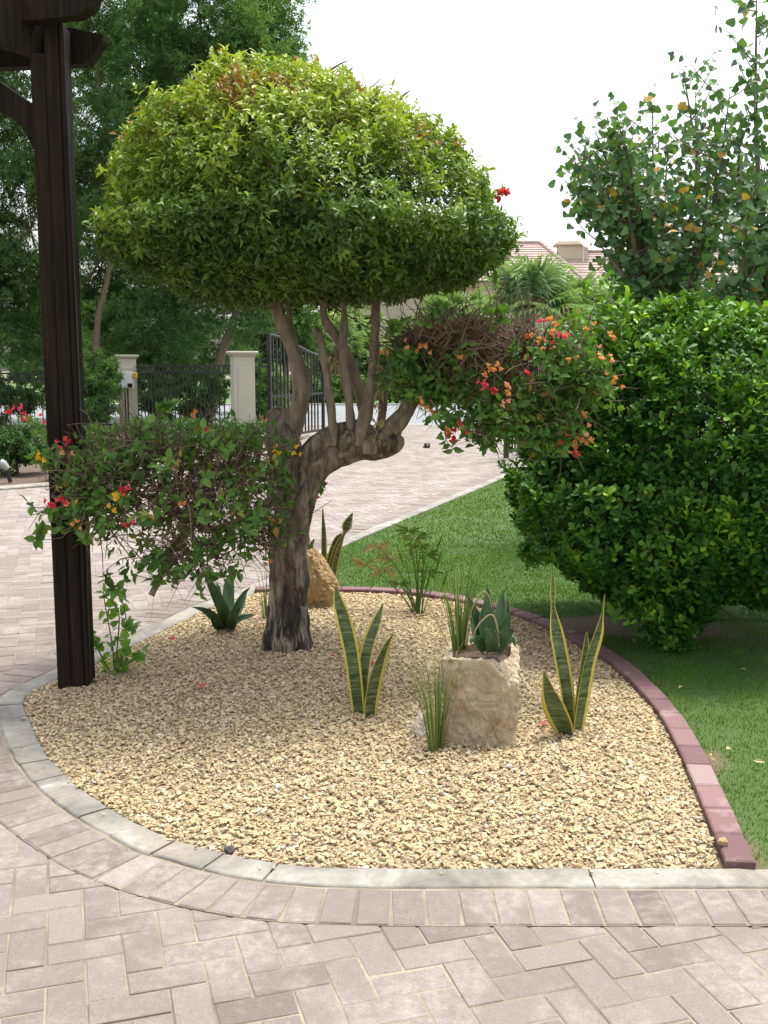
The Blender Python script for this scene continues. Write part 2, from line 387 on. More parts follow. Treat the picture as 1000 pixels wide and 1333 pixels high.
# ground
m, nt, b = newmat('lawn_soil'); M['lawn'] = m
n1 = noise(nt, 1.2, 5, .6, coords(nt)); n2 = noise(nt, 60, 5, .7, coords(nt))
soil = ramp(nt, n2, [(.3, (.07, .045, .028)), (.7, (.22, .155, .095))])
gr = ramp(nt, n2, [(.3, (.035, .07, .012)), (.7, (.07, .125, .025))])
nt.links.new(mix(nt, attr(nt, 'soil'), gr, soil), b.inputs['Base Color']); b.inputs['Roughness'].default_value = .95; bump(nt, b, n2, .5, .01)
M['terrain'] = plain('dry_terrain', (.20, .20, .10), .95, .4, .5)
M['verge'] = plain('grass_verge', (.10, .19, .05), .95, .4, 3)
M['road'] = plain('pale_asphalt', (.20, .215, .22), .85, .12, 1.2)
M['roadkerb'] = plain('white_kerb', (.45, .44, .42), .8, .1, 3)
M['mulch'] = plain('bed_soil', (.10, .07, .05), .95, .5, 14, .6)
M['iron'] = plain('black_iron', (.012, .013, .017), .45, .2, 8)
M['cream'] = plain('cream_render', (.47, .44, .36), .8, .10, 3, .15)
M['white'] = plain('white_plastic', (.7, .71, .72), .5, .05, 4)
M['yellowp'] = plain('yellow_plastic', (.62, .40, .03), .5, .08, 6)
M['grey'] = plain('grey_metal', (.33, .33, .33), .45, .15, 8)
M['wall'] = plain('beige_villa_wall', (.56, .49, .38), .85, .08, .7)
M['stucco'] = plain('stone_trim', (.55, .48, .37), .8, .1, 1)
m, nt, b = newmat('clay_roof_tile'); M['tile'] = m
c = ramp(nt, attr(nt), [(0, (.36, .27, .24)), (1, (.44, .34, .305))]); n1 = noise(nt, 2.5, 4, .6, coords(nt))
nt.links.new(mix(nt, .25, c, n1, 'OVERLAY'), b.inputs['Base Color']); b.inputs['Roughness'].default_value = .85
M['glass'] = plain('window_glass', (.05, .06, .07), .1, .1, 2)
M['petal'] = M['pink']

# ------------------------------------------------------------------ ground polygons (metres)
bed_left = [(-.932, 7.30), (-1.114, 7.0), (-1.233, 6.668), (-1.34, 6.301), (-1.494, 5.769), (-1.66, 5.3), (-1.745, 5.02), (-1.745, 4.85), (-1.635, 4.60), (-1.437, 4.20), (-1.186, 3.822), (-.979, 3.591), (-.802, 3.421), (-.649, 3.32), (-.509, 3.25), (-.376, 3.20), (-.249, 3.170), (0, 3.153)]
bed_front = [(0, 3.153), (.4, 3.153), (.8, 3.153), (1.101, 3.153)]
bed_right = [(1.101, 3.153), (1.20, 3.86), (1.268, 4.5), (1.272, 4.9), (1.235, 5.43), (1.11, 5.953), (.966, 6.36), (.763, 6.712), (.529, 6.984), (.325, 7.153), (0, 7.285), (-.275, 7.31), (-.55, 7.33), (-.932, 7.30)]
drive_edge = [(2.45, 17.3), (1.938, 15.787), (1.35, 14.1), (.75, 12.45), (.15, 10.8), (-.352, 9.37), (-.70, 8.25), (-.932, 7.30)]
BL = catmull(bed_left, 70); BR = catmull(bed_right, 50); DE = catmull(drive_edge, 40)
BED = np.vstack((BL, bed_front[1:3], BR))
def inside(p, poly):
    x, y = p[:, 0], p[:, 1]; r = np.zeros(len(p), bool); n = len(poly); j = n-1
    for i in range(n):
        xi, yi = poly[i]; xj, yj = poly[j]
        c = ((yi > y) != (yj > y)) & (x < (xj-xi)*(y-yi)/(yj-yi+1e-12)+xi); r ^= c; j = i
    return r
def dist_poly(p, line):
    d = np.full(len(p), 1e9)
    for a, b in zip(line[:-1], line[1:]):
        ab = b-a; t = np.clip(((p-a)@ab)/max(ab@ab, 1e-12), 0, 1); d = np.minimum(d, np.linalg.norm(p-(a+t[:, None]*ab), axis=1))
    return d
LAWN = np.vstack((DE, BR[::-1], [(1.101, 3.153), (9, 3.153), (14, 8), (14, 17.3)]))

def sheet(name, poly, z, mat, kind='structure'):
    mb = MB(); v = np.c_[np.asarray(poly, float), np.full(len(poly), z)]
    area = sum(v[i-1][0]*v[i][1]-v[i][0]*v[i-1][1] for i in range(len(v)))
    if area < 0: v = v[::-1]
    mb.add(v, [list(range(len(v)))])
    return tag(mb.build(name, mat), kind=kind)
def ribbon_grid(name, x0, x1, y0, y1, z, mat, nx=2, ny=2):
    X, Y = np.meshgrid(np.linspace(x0, x1, nx), np.linspace(y0, y1, ny)); mb = MB()
    i = (np.arange(ny-1)[:, None]*nx+np.arange(nx-1)[None]).ravel()
    mb.add(np.c_[X.ravel(), Y.ravel(), np.full(nx*ny, z)], (np.c_[i, i+1, i+nx+1, i+nx].ravel(), np.full(len(i), 4)))
    return tag(mb.build(name, mat), kind='structure')

ribbon_grid('ground', -500, 500, -60, 700, -.06, M['terrain'], 8, 8)
ribbon_grid('road', -160, 160, 30.2, 47.2, -.03, M['road'], 6, 3)
mb = MB(); box(mb, (-160, 30.02, -.06), (160, 30.2, .02), c=.01); box(mb, (-160, 47.2, -.06), (160, 47.4, .05), c=.01)
tag(mb.build('road_kerb', M['roadkerb']), kind='structure')
sheet('verge', [(-160, 47.4), (160, 47.4), (160, 120), (-160, 120)], -.012, M['verge'])
sheet('garden_soil', [(-30, 13.9-2.0), (-5.13, 13.7), (-3.94, 14.7), (-3.2, 21), (-3.2, 29.9), (-30, 29.9)], -.012, M['mulch'])
tag(sheet('verge_right', [(2.45, 17.3), (14, 17.3), (14, 29.9), (3.6, 29.9)], -.010, M['verge']), kind='structure')

# lawn sheet with bare soil under the hedge and along the edging
HC = np.array((1.89, 6.25))            # hedge centre on the ground
xs = np.linspace(-1.3, 9, 140); ys = np.linspace(3.1, 17.4, 190)
X, Y = np.meshgrid(xs, ys); pts = np.c_[X.ravel(), Y.ravel()]
keep = inside(pts, LAWN)
def soilmask(p):
    q = np.c_[p, np.zeros(len(p))]
    d = np.linalg.norm((p-(HC+(-.25, .05)))/(.8, .33), axis=1)+.35*fbm(q, 2.5, 3)
    s = np.clip((1.0-d)*3.0, 0, 1)
    e = dist_poly(p, BR); s2 = np.clip((.16+.16*fbm(q, 2.2, 9)-e)*7, 0, .8)*(p[:, 1] < 6.2)
    return np.maximum(s, s2)
nx = len(xs); ii = (np.arange(len(ys)-1)[:, None]*nx+np.arange(nx-1)[None]).ravel()
qd = np.c_[ii, ii+1, ii+nx+1, ii+nx]; qd = qd[keep[qd].any(1)]
mb = MB(); hz = .012*fbm(np.c_[pts, np.zeros(len(pts))], 1.1, 5)
mb.add(np.c_[pts, hz-.004], (qd.ravel(), np.full(len(qd), 4)), soil=soilmask(pts))
tag(mb.build('lawn', M['lawn'], smooth=True), kind='structure')
def blades(n, x0, x1, y0, y1, h, w):
    p = np.c_[RNG.uniform(x0, x1, n), RNG.uniform(y0, y1, n)]
    p = p[inside(p, LAWN)]
    p = p[(np.abs(p[:, 0]) < .45*p[:, 1]+.9)]
    p = p[(dist_poly(p, BR) > .095) & (dist_poly(p, DE) > .015) & ((p[:, 1] > 3.19) | (p[:, 0] < 1))]
    p = p[RNG.uniform(0, 1, len(p)) > soilmask(p)*1.02]
    q = np.c_[p, np.zeros(len(p))]; N = len(p)
    cl = fbm(q, 5, 21)
    hh = h*RNG.uniform(.5, 1.2, N)*(1+.3*cl); az = RNG.uniform(0, 6.28, N)+2*fbm(q, 2, 4); lean = RNG.uniform(.1, .9, N)
    d = np.c_[np.cos(az), np.sin(az)]
    s = np.c_[-d[:, 1], d[:, 0], np.zeros(N)]*w*.5*RNG.uniform(.6, 1.2, (N, 1))
    b = np.c_[p, .012*fbm(q, 1.1, 5)-.008]
    mid = b+np.c_[d*(hh*lean*.35)[:, None], hh*.6]; tip = b+np.c_[d*(hh*lean)[:, None], hh*(1-.3*lean)]
    v = np.stack((b-s, b+s, mid+s*.7, mid-s*.7, tip), 1).reshape(-1, 3)
    li = (np.array([0, 1, 2, 3, 3, 2, 4])[None]+5*np.arange(N)[:, None]).ravel()
    t = np.clip(.45+.25*cl+RNG.normal(0, .2, N), 0, .9); t[RNG.uniform(0, 1, N) < .04] = 1
    return v, (li, np.tile([4, 3], N)), np.repeat(t, 5)
mb = MB()
for a in ((90000, 1.0, 4.2, 3.15, 6.6, .024, .0032), (90000, -1.2, 3.0, 6.5, 9.5, .026, .0045), (85000, -.9, 5.0, 9.5, 17.3, .03, .008)):
    v, f, t = blades(*a); mb.add(v, f, tint=t)
tag(mb.build('grass', M['grass']), 'short mown green grass of the lawn', 'grass', kind='stuff')

# ------------------------------------------------------------------ paving
PITCH, BW, BLN = .1025, .0965, .199
def bricks(mb, c, ang, hl, hw, z, ch=.003, h=.014, tint=None):
    N = len(c); ca, sa = np.cos(ang), np.sin(ang)
    def ring(l, w, zz):
        out = []
        for sx, sy in ((-1, -1), (1, -1), (1, 1), (-1, 1)):
            lx = sx*l; ly = sy*w
            out.append(np.stack((c[:, 0]+lx*ca-ly*sa, c[:, 1]+lx*sa+ly*ca, zz+0*c[:, 0]), -1))
        return out
    jz = z+RNG.normal(0, .0009, N)
    v = np.stack(ring(hl-ch, hw-ch, jz)+ring(hl, hw, jz-ch*.8)+ring(hl, hw, jz-h), 1)
    tilt = RNG.normal(0, .0045, (N, 2))
    off = v[:, :, :2]-c[:, None, :2]; v[:, :, 2] += off[..., 0]*tilt[:, 0:1]+off[..., 1]*tilt[:, 1:2]
    v[:, :8, :2] += RNG.normal(0, .0008, (N, 8, 2))
    f = [(0, 1, 2, 3)]+[(k, 4+k, 4+(k+1) % 4, (k+1) % 4) for k in range(4)]+[(4+k, 8+k, 8+(k+1) % 4, 4+(k+1) % 4) for k in range(4)]
    li = (np.array(f).ravel()[None]+12*np.arange(N)[:, None]).ravel()
    t = np.clip(RNG.normal(.5, .24, N), 0, 1) if tint is None else tint
    mb.add(v.reshape(-1, 3), (li, np.full(9*N, 4)), tint=np.repeat(t, 12))
A17 = R(17.2)
g = np.arange(-90, 420); gx, gy = np.meshgrid(np.arange(-110, 110), np.arange(-20, 330))
gx, gy = gx.ravel(), gy.ravel(); k = (gx-gy) % 4
hb = np.c_[gx+1.0, gy+.5][k == 0]; vb = np.c_[gx+.5, gy+1.0][k == 3]
def world(q): 
    q = q*PITCH; return np.c_[q[:, 0]*math.cos(A17)-q[:, 1]*math.sin(A17), q[:, 0]*math.sin(A17)+q[:, 1]*math.cos(A17)]
DRIVE = np.array([(-9, .9), (6, .9), (6, 3.05), (0, 3.03), (-.6, 3.1), (-1.2, 3.6), (-1.7, 4.3), (-1.9, 4.9), (-1.75, 5.4), (-1.05, 7.2), (-.45, 9.37), (1.8, 15.787), (2.5, 18.2), (3.6, 30.0), (-3.4, 30.0), (-3.1, 21), (-3.94, 14.7), (-5.13, 13.75), (-9, 11.0)])
mb = MB()
for q, a in ((hb, A17), (vb, A17+math.pi/2)):
    w = world(q); w = w[inside(w, DRIVE) & (np.abs(w[:, 0]) < .6*w[:, 1]+1.3)]
    w = w+RNG.normal(0, .0011, w.shape)
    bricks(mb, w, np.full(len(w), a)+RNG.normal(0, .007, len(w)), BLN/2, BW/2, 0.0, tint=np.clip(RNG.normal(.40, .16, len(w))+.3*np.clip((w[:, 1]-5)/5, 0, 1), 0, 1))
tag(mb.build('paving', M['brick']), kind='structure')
sheet('paving_joints', DRIVE, -.0030, M['sand'])

def offset(line, d):
    t = unit(np.gradient(line, axis=0)); n = np.c_[-t[:, 1], t[:, 0]]; return line+n*d
def resample(line, step):
    s = np.r_[0, np.cumsum(np.linalg.norm(np.diff(line, axis=0), axis=1))]; n = int(s[-1]/step)
    u = np.linspace(0, s[-1], n+1); return np.c_[np.interp(u, s, line[:, 0]), np.interp(u, s, line[:, 1])], s[-1]
# the outer boundary of bed and lawn, walked from the gate, round the bed, to the right of the picture
OUT = np.vstack((DE[:-1], BL, [(.4, 3.153), (1.1, 3.153), (2, 3.155), (4, 3.16), (6.5, 3.17)]))
OUTR, LEN = resample(OUT, .04)
def kerb_piece(mb, line, w, z0, z1, r=.014):
    n = len(line); prof = [(0, z0), (0, z1-r), (r*.4, z1-r*.3), (r, z1), (w-r, z1+.001), (w-r*.4, z1-r*.3), (w, z1-r), (w, z0)]
    rings = [np.c_[offset(line, -a), np.full(n, zz)] for a, zz in prof]; k = len(prof)
    v = np.stack(rings, 1); v[:, 2:6, 2] += .0025*fbm(v[:, 2:6], 14, 2); v[:, :, :2] += .003*fbm(v, 10, 8)[..., None]
    i = np.arange(n-1)[:, None]*k; j = np.arange(k-1)[None]
    f = np.stack((i+j, i+k+j, i+k+j+1, i+j+1), -1).reshape(-1)
    li = np.r_[f, np.arange(k), np.arange(k)[::-1]+(n-1)*k]; mb.add(v.reshape(-1, 3), (li, np.r_[np.full((n-1)*(k-1), 4), k, k]))
mb = MB(); KW = .125
s = 0.0; i = 0; n = len(OUTR)
while i < n-3:
    y = OUTR[i, 1]; x = OUTR[i, 0]
    blk = 5 if (x < -.45 and y < 5.6) else 25
    e = min(n-1, i+blk)
    seg = OUTR[i:e+1].copy()
    gap = .003 if blk == 5 else .002
    d0 = unit(seg[1]-seg[0]); d1 = unit(seg[-1]-seg[-2]); seg[0] += d0*gap; seg[-1] -= d1*gap
    kerb_piece(mb, seg, KW, -.06, .010+random.uniform(-.002, .002), .008); i = e
tag(mb.build('kerb', M['kerb'], smooth=False), kind='structure')
# mortar + soldier course outside the kerb
mid = offset(OUTR, -(KW+.012+BLN/2)); sol, L2 = resample(mid, .1035)
t = unit(np.gradient(sol, axis=0)); ang = np.arctan2(t[:, 1], t[:, 0])+math.pi/2
mb = MB(); bricks(mb, sol, ang+RNG.normal(0, .012, len(sol)), BLN/2, BW/2-.001, .0056, tint=np.clip(RNG.normal(.36, .2, len(sol)), 0, 1))
tag(mb.build('paving_border', M['brick']), kind='structure')
a = offset(OUTR, -.06); b_ = offset(OUTR, -(KW+BLN+.016)); n = len(OUTR); mb = MB()
v = np.vstack((np.c_[a, np.full(n, .0022)], np.c_[b_, np.full(n, .0022)])); i = np.arange(n-1)
mb.add(v, (np.c_[i+n, i+n+1, i+1, i].ravel(), np.full(n-1, 4))); tag(mb.build('border_joints', M['sand']), kind='structure')
# left edge kerb of the driveway
mb = MB(); kerb_piece(mb, resample(np.array([(-9, 10.9), (-5.13, 13.72), (-3.9, 14.72), (-3.12, 20.9)]), .1)[0][::-1], .3, -.06, .03)
tag(mb.build('drive_kerb', M['kerb']), kind='structure')
# red brick edging between gravel and lawn (blocks laid end to end)
ed, L3 = resample(offset(BR, -.045), .205)
mb = MB(); cc = (ed[1:]+ed[:-1])/2; tt = unit(ed[1:]-ed[:-1]); cc = cc+tt*0
cc = cc[tt[:, 1] > -9]; ang = np.arctan2(tt[:, 1], tt[:, 0])
tn = np.clip(RNG.normal(.45, .22, len(cc)), 0, .9); tn[3] = .93
bricks(mb, cc, ang, .1005, .048, .034, .006, .09, tn)
tag(mb.build('brick_edging', M['edging']), kind='structure')

# ------------------------------------------------------------------ gravel
bx = np.linspace(-1.85, 1.4, 110); by = np.linspace(3.05, 7.4, 140)
X, Y = np.meshgrid(bx, by); pts = np.c_[X.ravel(), Y.ravel()]
EDGE = np.vstack((BED, BED[:1]))
def bedz(p):
    d = dist_poly(p, EDGE); return .002+.045*np.clip(d/.9, 0, 1)**.8+.010*fbm(np.c_[p, np.zeros(len(p))], 2.2, 31)*np.clip(d*4, 0, 1)
keep = inside(pts, BED); nx = len(bx)
ii = (np.arange(len(by)-1)[:, None]*nx+np.arange(nx-1)[None]).ravel(); qd = np.c_[ii, ii+1, ii+nx+1, ii+nx]; qd = qd[keep[qd].any(1)]
mb = MB(); mb.add(np.c_[pts, bedz(pts)-.006], (qd.ravel(), np.full(len(qd), 4))); tag(mb.build('gravel_ground', M['dust'], smooth=True), kind='structure')
# twelve angular chip shapes: convex hulls of a few random points
import bmesh
chips = []
for s_ in range(24):
    bm = bmesh.new()
    for q in range(11):
        d = unit(RNG.normal(0, 1, 3)); d *= (1, .70, .46); d *= RNG.uniform(.8, 1.1); bm.verts.new(d)
    bmesh.ops.convex_hull(bm, input=bm.verts[:]); 
    loose = [v for v in bm.verts if not v.link_faces]
    for v in loose: bm.verts.remove(v)
    bm.verts.index_update(); bm.verts.ensure_lookup_table()
    chips.append((np.array([v.co[:] for v in bm.verts]), np.array([[v.index for v in f.verts] for f in bm.faces]))); bm.free()
n = 100000
p = np.c_[RNG.uniform(-1.8, 1.35, n), RNG.uniform(3.1, 7.35, n)]
spill = p[(np.abs(dist_poly(p, EDGE)-.03) < .05) & ~inside(p, BED) & (p[:, 1] < 5)]; spill = spill[:26]
p = p[inside(p, BED) & (dist_poly(p, EDGE) > .005) & (dist_poly(p, BR) > .012)]
far = np.clip((p[:, 1]-5)/2.3, 0, 1); p = p[RNG.uniform(0, 1, len(p)) > .25*far]
p = np.vstack((p, spill)); mb = MB(); which = RNG.integers(0, 24, len(p)); z = bedz(p); z[-len(spill):] = .013
for c_ in range(24):
    q = p[which == c_]; N = len(q); cv, cf = chips[c_]
    sz = np.clip(RNG.lognormal(math.log(.0094), .34, N), .0045, .022)
    e = RNG.normal(0, .22, (N, 2)); az = RNG.uniform(0, 6.28, N)
    ca, sa = np.cos(az), np.sin(az); Rz = np.zeros((N, 3, 3)); Rz[:, 0, 0] = ca; Rz[:, 0, 1] = -sa; Rz[:, 1, 0] = sa; Rz[:, 1, 1] = ca; Rz[:, 2, 2] = 1
    cx, sx = np.cos(e[:, 0]), np.sin(e[:, 0]); Rx = np.zeros((N, 3, 3)); Rx[:, 0, 0] = 1; Rx[:, 1, 1] = cx; Rx[:, 1, 2] = -sx; Rx[:, 2, 1] = sx; Rx[:, 2, 2] = cx
    cy, sy = np.cos(e[:, 1]), np.sin(e[:, 1]); Ry = np.zeros((N, 3, 3)); Ry[:, 1, 1] = 1; Ry[:, 0, 0] = cy; Ry[:, 0, 2] = sy; Ry[:, 2, 0] = -sy; Ry[:, 2, 2] = cy
    Q = Rx@Ry@Rz
    v = np.einsum('nij,kj->nki', Q, cv)*sz[:, None, None]+np.c_[q, z[which == c_]+RNG.uniform(-.002, .007, N)][:, None]
    li = (cf.ravel()[None]+len(cv)*np.arange(N)[:, None]).ravel()
    t = np.clip(RNG.normal(.52, .2, N), 0, .9); r_ = RNG.uniform(0, 1, N); t[r_ < .04] = RNG.uniform(.93, 1, (r_ < .04).sum()); t[(r_ > .93)] *= .3
    mb.add(v.reshape(-1, 3), (li, np.full(len(cf)*N, 3)), tint=np.repeat(t, len(cv)))
tag(mb.build('gravel', M['chip']), 'cream and tan limestone gravel filling the teardrop bed', 'gravel', kind='stuff')

# ------------------------------------------------------------------ helpers for plants
YT = 5.657                                  # distance of the old tree
def PX(pts, Y=YT):                        # (px, py[, dY]) -> world
    return np.array([P(q[0], q[1], Y+(q[2] if len(q) > 2 else 0)) for q in pts])
def px2m(r, Y=YT): return np.asarray(r, float)*Y/F*1.01
def twigs(mb, c, rad, n, length, r=.003, bias=(0, 0, 0), seg=4, inner=.3, curl=.5):
    for _ in range(n):
        d = unit(RNG.normal(0, 1, 3)); p = np.asarray(c)+d*np.asarray(rad)*RNG.uniform(inner, .95)
        h = unit(RNG.normal(0, 1, 3)+np.asarray(bias)); L = length*RNG.uniform(.5, 1.3)
        k = unit(RNG.normal(0, 1, 3))*curl
        pts = [p, p+h*L*.35+k*L*.1, p+(h+k*.4)*L*.7, p+(h+k)*L*.95]
        rr = r*RNG.uniform(.6, 1.3)
        tube(mb, pts, [rr, rr*.85, rr*.65, rr*.35], 6, seg, cap=False)
def flower(T, parent, pos, colour, size=.028, n=5, spread=.03):
    """one spray of papery bracts"""
    mb = MB(); pos = np.asarray(pos, float)
    for _ in range(n):
        c = pos+RNG.normal(0, spread*.55, 3); ax = unit(RNG.normal(0, 1, 3)+V(0, -.9, .3))
        u = unit(np.cross(ax, V(.3, .2, 1))); w = np.cross(ax, u); a0 = RNG.uniform(0, 6)
        for j in range(3):
            a = a0+j*2.094; rd = u*math.cos(a)+w*math.sin(a)
            leaves(mb, 'bract', c[None], (ax*.55+rd*.8)[None], (ax-rd*.4)[None], size*RNG.uniform(.85, 1.2), size*.85, RNG.uniform(0, 1))
    return T.part('flower_cluster', mb, M[colour], parent=parent)

# ------------------------------------------------------------------ the old bougainvillea
TREE = Thing('bougainvillea_tree', G(373, 857, .01), 'old gnarled bougainvillea with clipped mushroom crown and two ragged flowering lower pads', 'tree')
mb = MB()
def limbtube(pts, rpx, seg=18, rough=.16, ridges=.10, seed=1, n=None):
    w = PX(pts); tube(mb, w, px2m(rpx), n or int(14*len(pts)), seg, rough, ridges, seed)
limbtube([(374, 872), (375, 850), (374, 815), (375, 760), (378, 705), (385, 660), (398, 622), (428, 597), (462, 584), (495, 579), (513, 574), (522, 566)],
         [33, 29, 26, 25, 24, 24, 23, 19, 17, 17, 15, 6], 40, .16, .11, 1, 240)
limbtube([(378, 700, .03), (376, 650, .02), (371, 610), (366, 575, -.02), (363, 548, -.02), (358, 536, -.03), (356, 531, -.03)], [20, 22, 21, 21, 18, 13, 4], 26, .30, .10, 5, 110)
limbtube([(372, 640, -.04), (392, 605, -.03), (415, 578, -.03), (442, 562, 0), (468, 560, .02), (490, 570, .03)], [16, 15, 15, 13, 12, 9], 22, .2, .12, 9, 90)
limbtube([(384, 690, -.09), (392, 655, -.09), (403, 630, -.07), (422, 606, -.04)], [8, 9, 9, 6], 14, .2, .1, 4, 50)
limbtube([(345, 862, -.03), (353, 835, -.02), (358, 790)], [10, 13, 10], 14, .25, .1, 3, 40)
limbtube([(396, 864, -.06), (392, 838, -.05), (388, 790, -.02)], [9, 13, 12], 14, .25, .1, 8, 40)
limbtube([(376, 872, -.11), (374, 845, -.09), (373, 800, -.04)], [8, 13, 12], 14, .25, .1, 13, 40)
limbtube([(507, 578), (512, 561, .02), (516, 549, .03)], [12, 12, 8], 14, .25, .1, 14, 24)
limbtube([(443, 580), (452, 573, -.06), (458, 562, -.07)], [12, 13, 7], 14, .25, .1, 15, 24)
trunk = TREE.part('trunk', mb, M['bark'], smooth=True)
limbs = [
 ([(368, 575), (381, 545), (389, 510), (384, 470), (370, 430), (356, 385), (348, 352), (340, 320), (330, 285)], [12, 11, 9.5, 9, 9, 8, 7, 5, 3]),
 ([(356, 400), (340, 375, .02), (329, 355, .03), (320, 320, .04)], [6, 6, 5, 3]),
 ([(384, 572, .05), (392, 545, .08), (400, 510, .10), (396, 480, .12), (386, 455, .14), (378, 420, .15), (372, 360, .15)], [7, 7, 6.5, 6, 6, 5, 4]),
 ([(434, 580, -.05), (432, 545, -.06), (428, 505, -.05), (421, 465, -.02), (416, 435), (410, 428, 0)], [7.5, 7, 6.5, 6, 5, 3]),
 ([(457, 570, -.02), (455, 530, -.02), (449, 485, -.02), (447, 445), (448, 408), (441, 370), (435, 335), (430, 290)], [9, 7.5, 7, 7, 6.5, 5.5, 5, 4]),
 ([(475, 545, .10), (468, 510, .09), (455, 468, .08), (436, 435, .06), (422, 411, .04), (424, 385, .03), (426, 350), (420, 300)], [9, 9, 8.5, 8, 7.5, 6, 5, 4]),
 ([(464, 580, -.05), (474, 545, -.06), (483, 500, -.04), (487, 460), (489, 420), (488, 385), (482, 350), (480, 310)], [10, 9.5, 9, 8.5, 8, 7, 6, 4]),
 ([(494, 572, .03), (497, 545, .06), (500, 510, .09), (506, 480, .10), (520, 445, .1)], [10, 8, 7.5, 6, 4]),
 ([(502, 565), (520, 543, -.02), (537, 520, -.04), (556, 497, -.07), (590, 470, -.1), (640, 455, -.15)], [12, 11, 10, 8, 6, 3]),
 ([(512, 560, -.04), (524, 550, -.05), (538, 527, -.05), (545, 508, -.05), (560, 480, -.05)], [10, 8, 6, 5, 3]),
 ([(366, 640, -.05), (330, 670, -.2), (280, 690, -.35), (235, 670, -.5), (180, 640, -.55)], [10, 8, 7, 6, 3]),
 ([(240, 690, -.45), (222, 720, -.5), (207, 755, -.55), (197, 775, -.58)], [5, 5, 5, 4.5]),
]
for i, (pts, r) in enumerate(limbs):
    mb = MB(); limbtube(pts, np.array(r)*.8, 14, .24, .07, 20+i); TREE.part('limb', mb, M['limb'], smooth=True)
mb = MB(); tube(mb, PX([(416, 440), (411, 434, -.01), (407, 425, -.02)]), px2m([4, 4, 2]), 8, 7); tube(mb, PX([(415, 436), (420, 428)]), px2m([3, 1.5]), 4, 6)
TREE.part('cut_stub', mb, M['limb'])

# crown: clipped mushroom
def crown_pts(n, c, r, inset):
    d = sphere(n); c = np.asarray(c)
    rz = np.where(d[:, 2] > 0, r[2], r[3]); rad = np.c_[np.full(n, r[0]), np.full(n, r[1]), rz]
    # round bulge: superellipse profile so the shoulder stays full
    e = np.where(d[:, 2] > 0, 1.72, 2.25); k = (np.abs(d)**e[:, None]).sum(1)**(-1/e)
    s = d*k[:, None]*rad
    s[:, 0] -= np.where(d[:, 2] > 0, .24*(s[:, 2]/r[2])**1.2 if False else .22*np.clip(s[:, 2]/r[2], 0, 1), 0)*.7*r[0]*(r[0] > .8)
    lump = 1+.08*fbm(s, 2.2, 40)+.045*vnoise(s, 6, 41)
    nrm = unit(s/rad**2)
    return c+s*(lump*(1-inset))[:, None], nrm
cc = P(400, 299, YT); cr = (px2m(268), 1.10, px2m(196), px2m(90))
def mushroom(n, lo, hi):
    return crown_pts(n, cc, cr, RNG.uniform(lo, hi, n)**1.0)
mb = MB()
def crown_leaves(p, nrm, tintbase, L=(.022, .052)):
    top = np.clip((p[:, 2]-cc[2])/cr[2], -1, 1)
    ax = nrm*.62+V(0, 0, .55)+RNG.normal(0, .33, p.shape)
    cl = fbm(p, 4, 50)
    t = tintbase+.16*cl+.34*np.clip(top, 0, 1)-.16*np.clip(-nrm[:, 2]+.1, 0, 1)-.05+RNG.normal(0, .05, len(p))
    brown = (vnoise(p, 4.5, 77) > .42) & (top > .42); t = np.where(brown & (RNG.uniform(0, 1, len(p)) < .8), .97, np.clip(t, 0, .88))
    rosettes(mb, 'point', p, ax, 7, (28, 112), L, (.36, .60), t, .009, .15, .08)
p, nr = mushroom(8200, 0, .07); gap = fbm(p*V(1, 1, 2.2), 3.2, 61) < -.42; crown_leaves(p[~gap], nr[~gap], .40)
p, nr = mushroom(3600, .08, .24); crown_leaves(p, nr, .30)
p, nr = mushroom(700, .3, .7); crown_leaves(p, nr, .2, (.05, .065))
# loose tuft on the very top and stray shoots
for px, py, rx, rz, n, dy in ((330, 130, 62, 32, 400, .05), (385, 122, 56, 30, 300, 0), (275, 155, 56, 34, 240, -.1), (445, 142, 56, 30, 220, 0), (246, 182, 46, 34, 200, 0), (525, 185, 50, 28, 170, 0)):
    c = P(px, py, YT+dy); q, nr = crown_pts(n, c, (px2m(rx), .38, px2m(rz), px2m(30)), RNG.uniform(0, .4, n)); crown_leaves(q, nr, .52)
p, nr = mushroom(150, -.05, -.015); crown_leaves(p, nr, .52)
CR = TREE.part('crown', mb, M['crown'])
mb = MB(); twigs(mb, cc+V(0, 0, .12), (cr[0]*.8, .85, cr[2]*.6), 420, .26, .006, (0, 0, .3), 4, .1)
for px, py, dx, dy in ((272, 92, 28, 26), (292, 105, -14, -16), (428, 93, 25, -14), (330, 86, -10, -16), (520, 130, 14, -12)):
    tube(mb, PX([(px, py, -.25), (px+dx*.5, py+dy*.6, -.27), (px+dx, py+dy, -.3)]), [.006, .005, .002], 6, 5)
TREE.part('twigs', mb, M['twig'], parent=CR)
flower(TREE, CR, P(655, 252, 5.35), 'red', .028, 8, .022); flower(TREE, CR, P(668, 300, 5.4), 'salmon', .022, 2, .02)

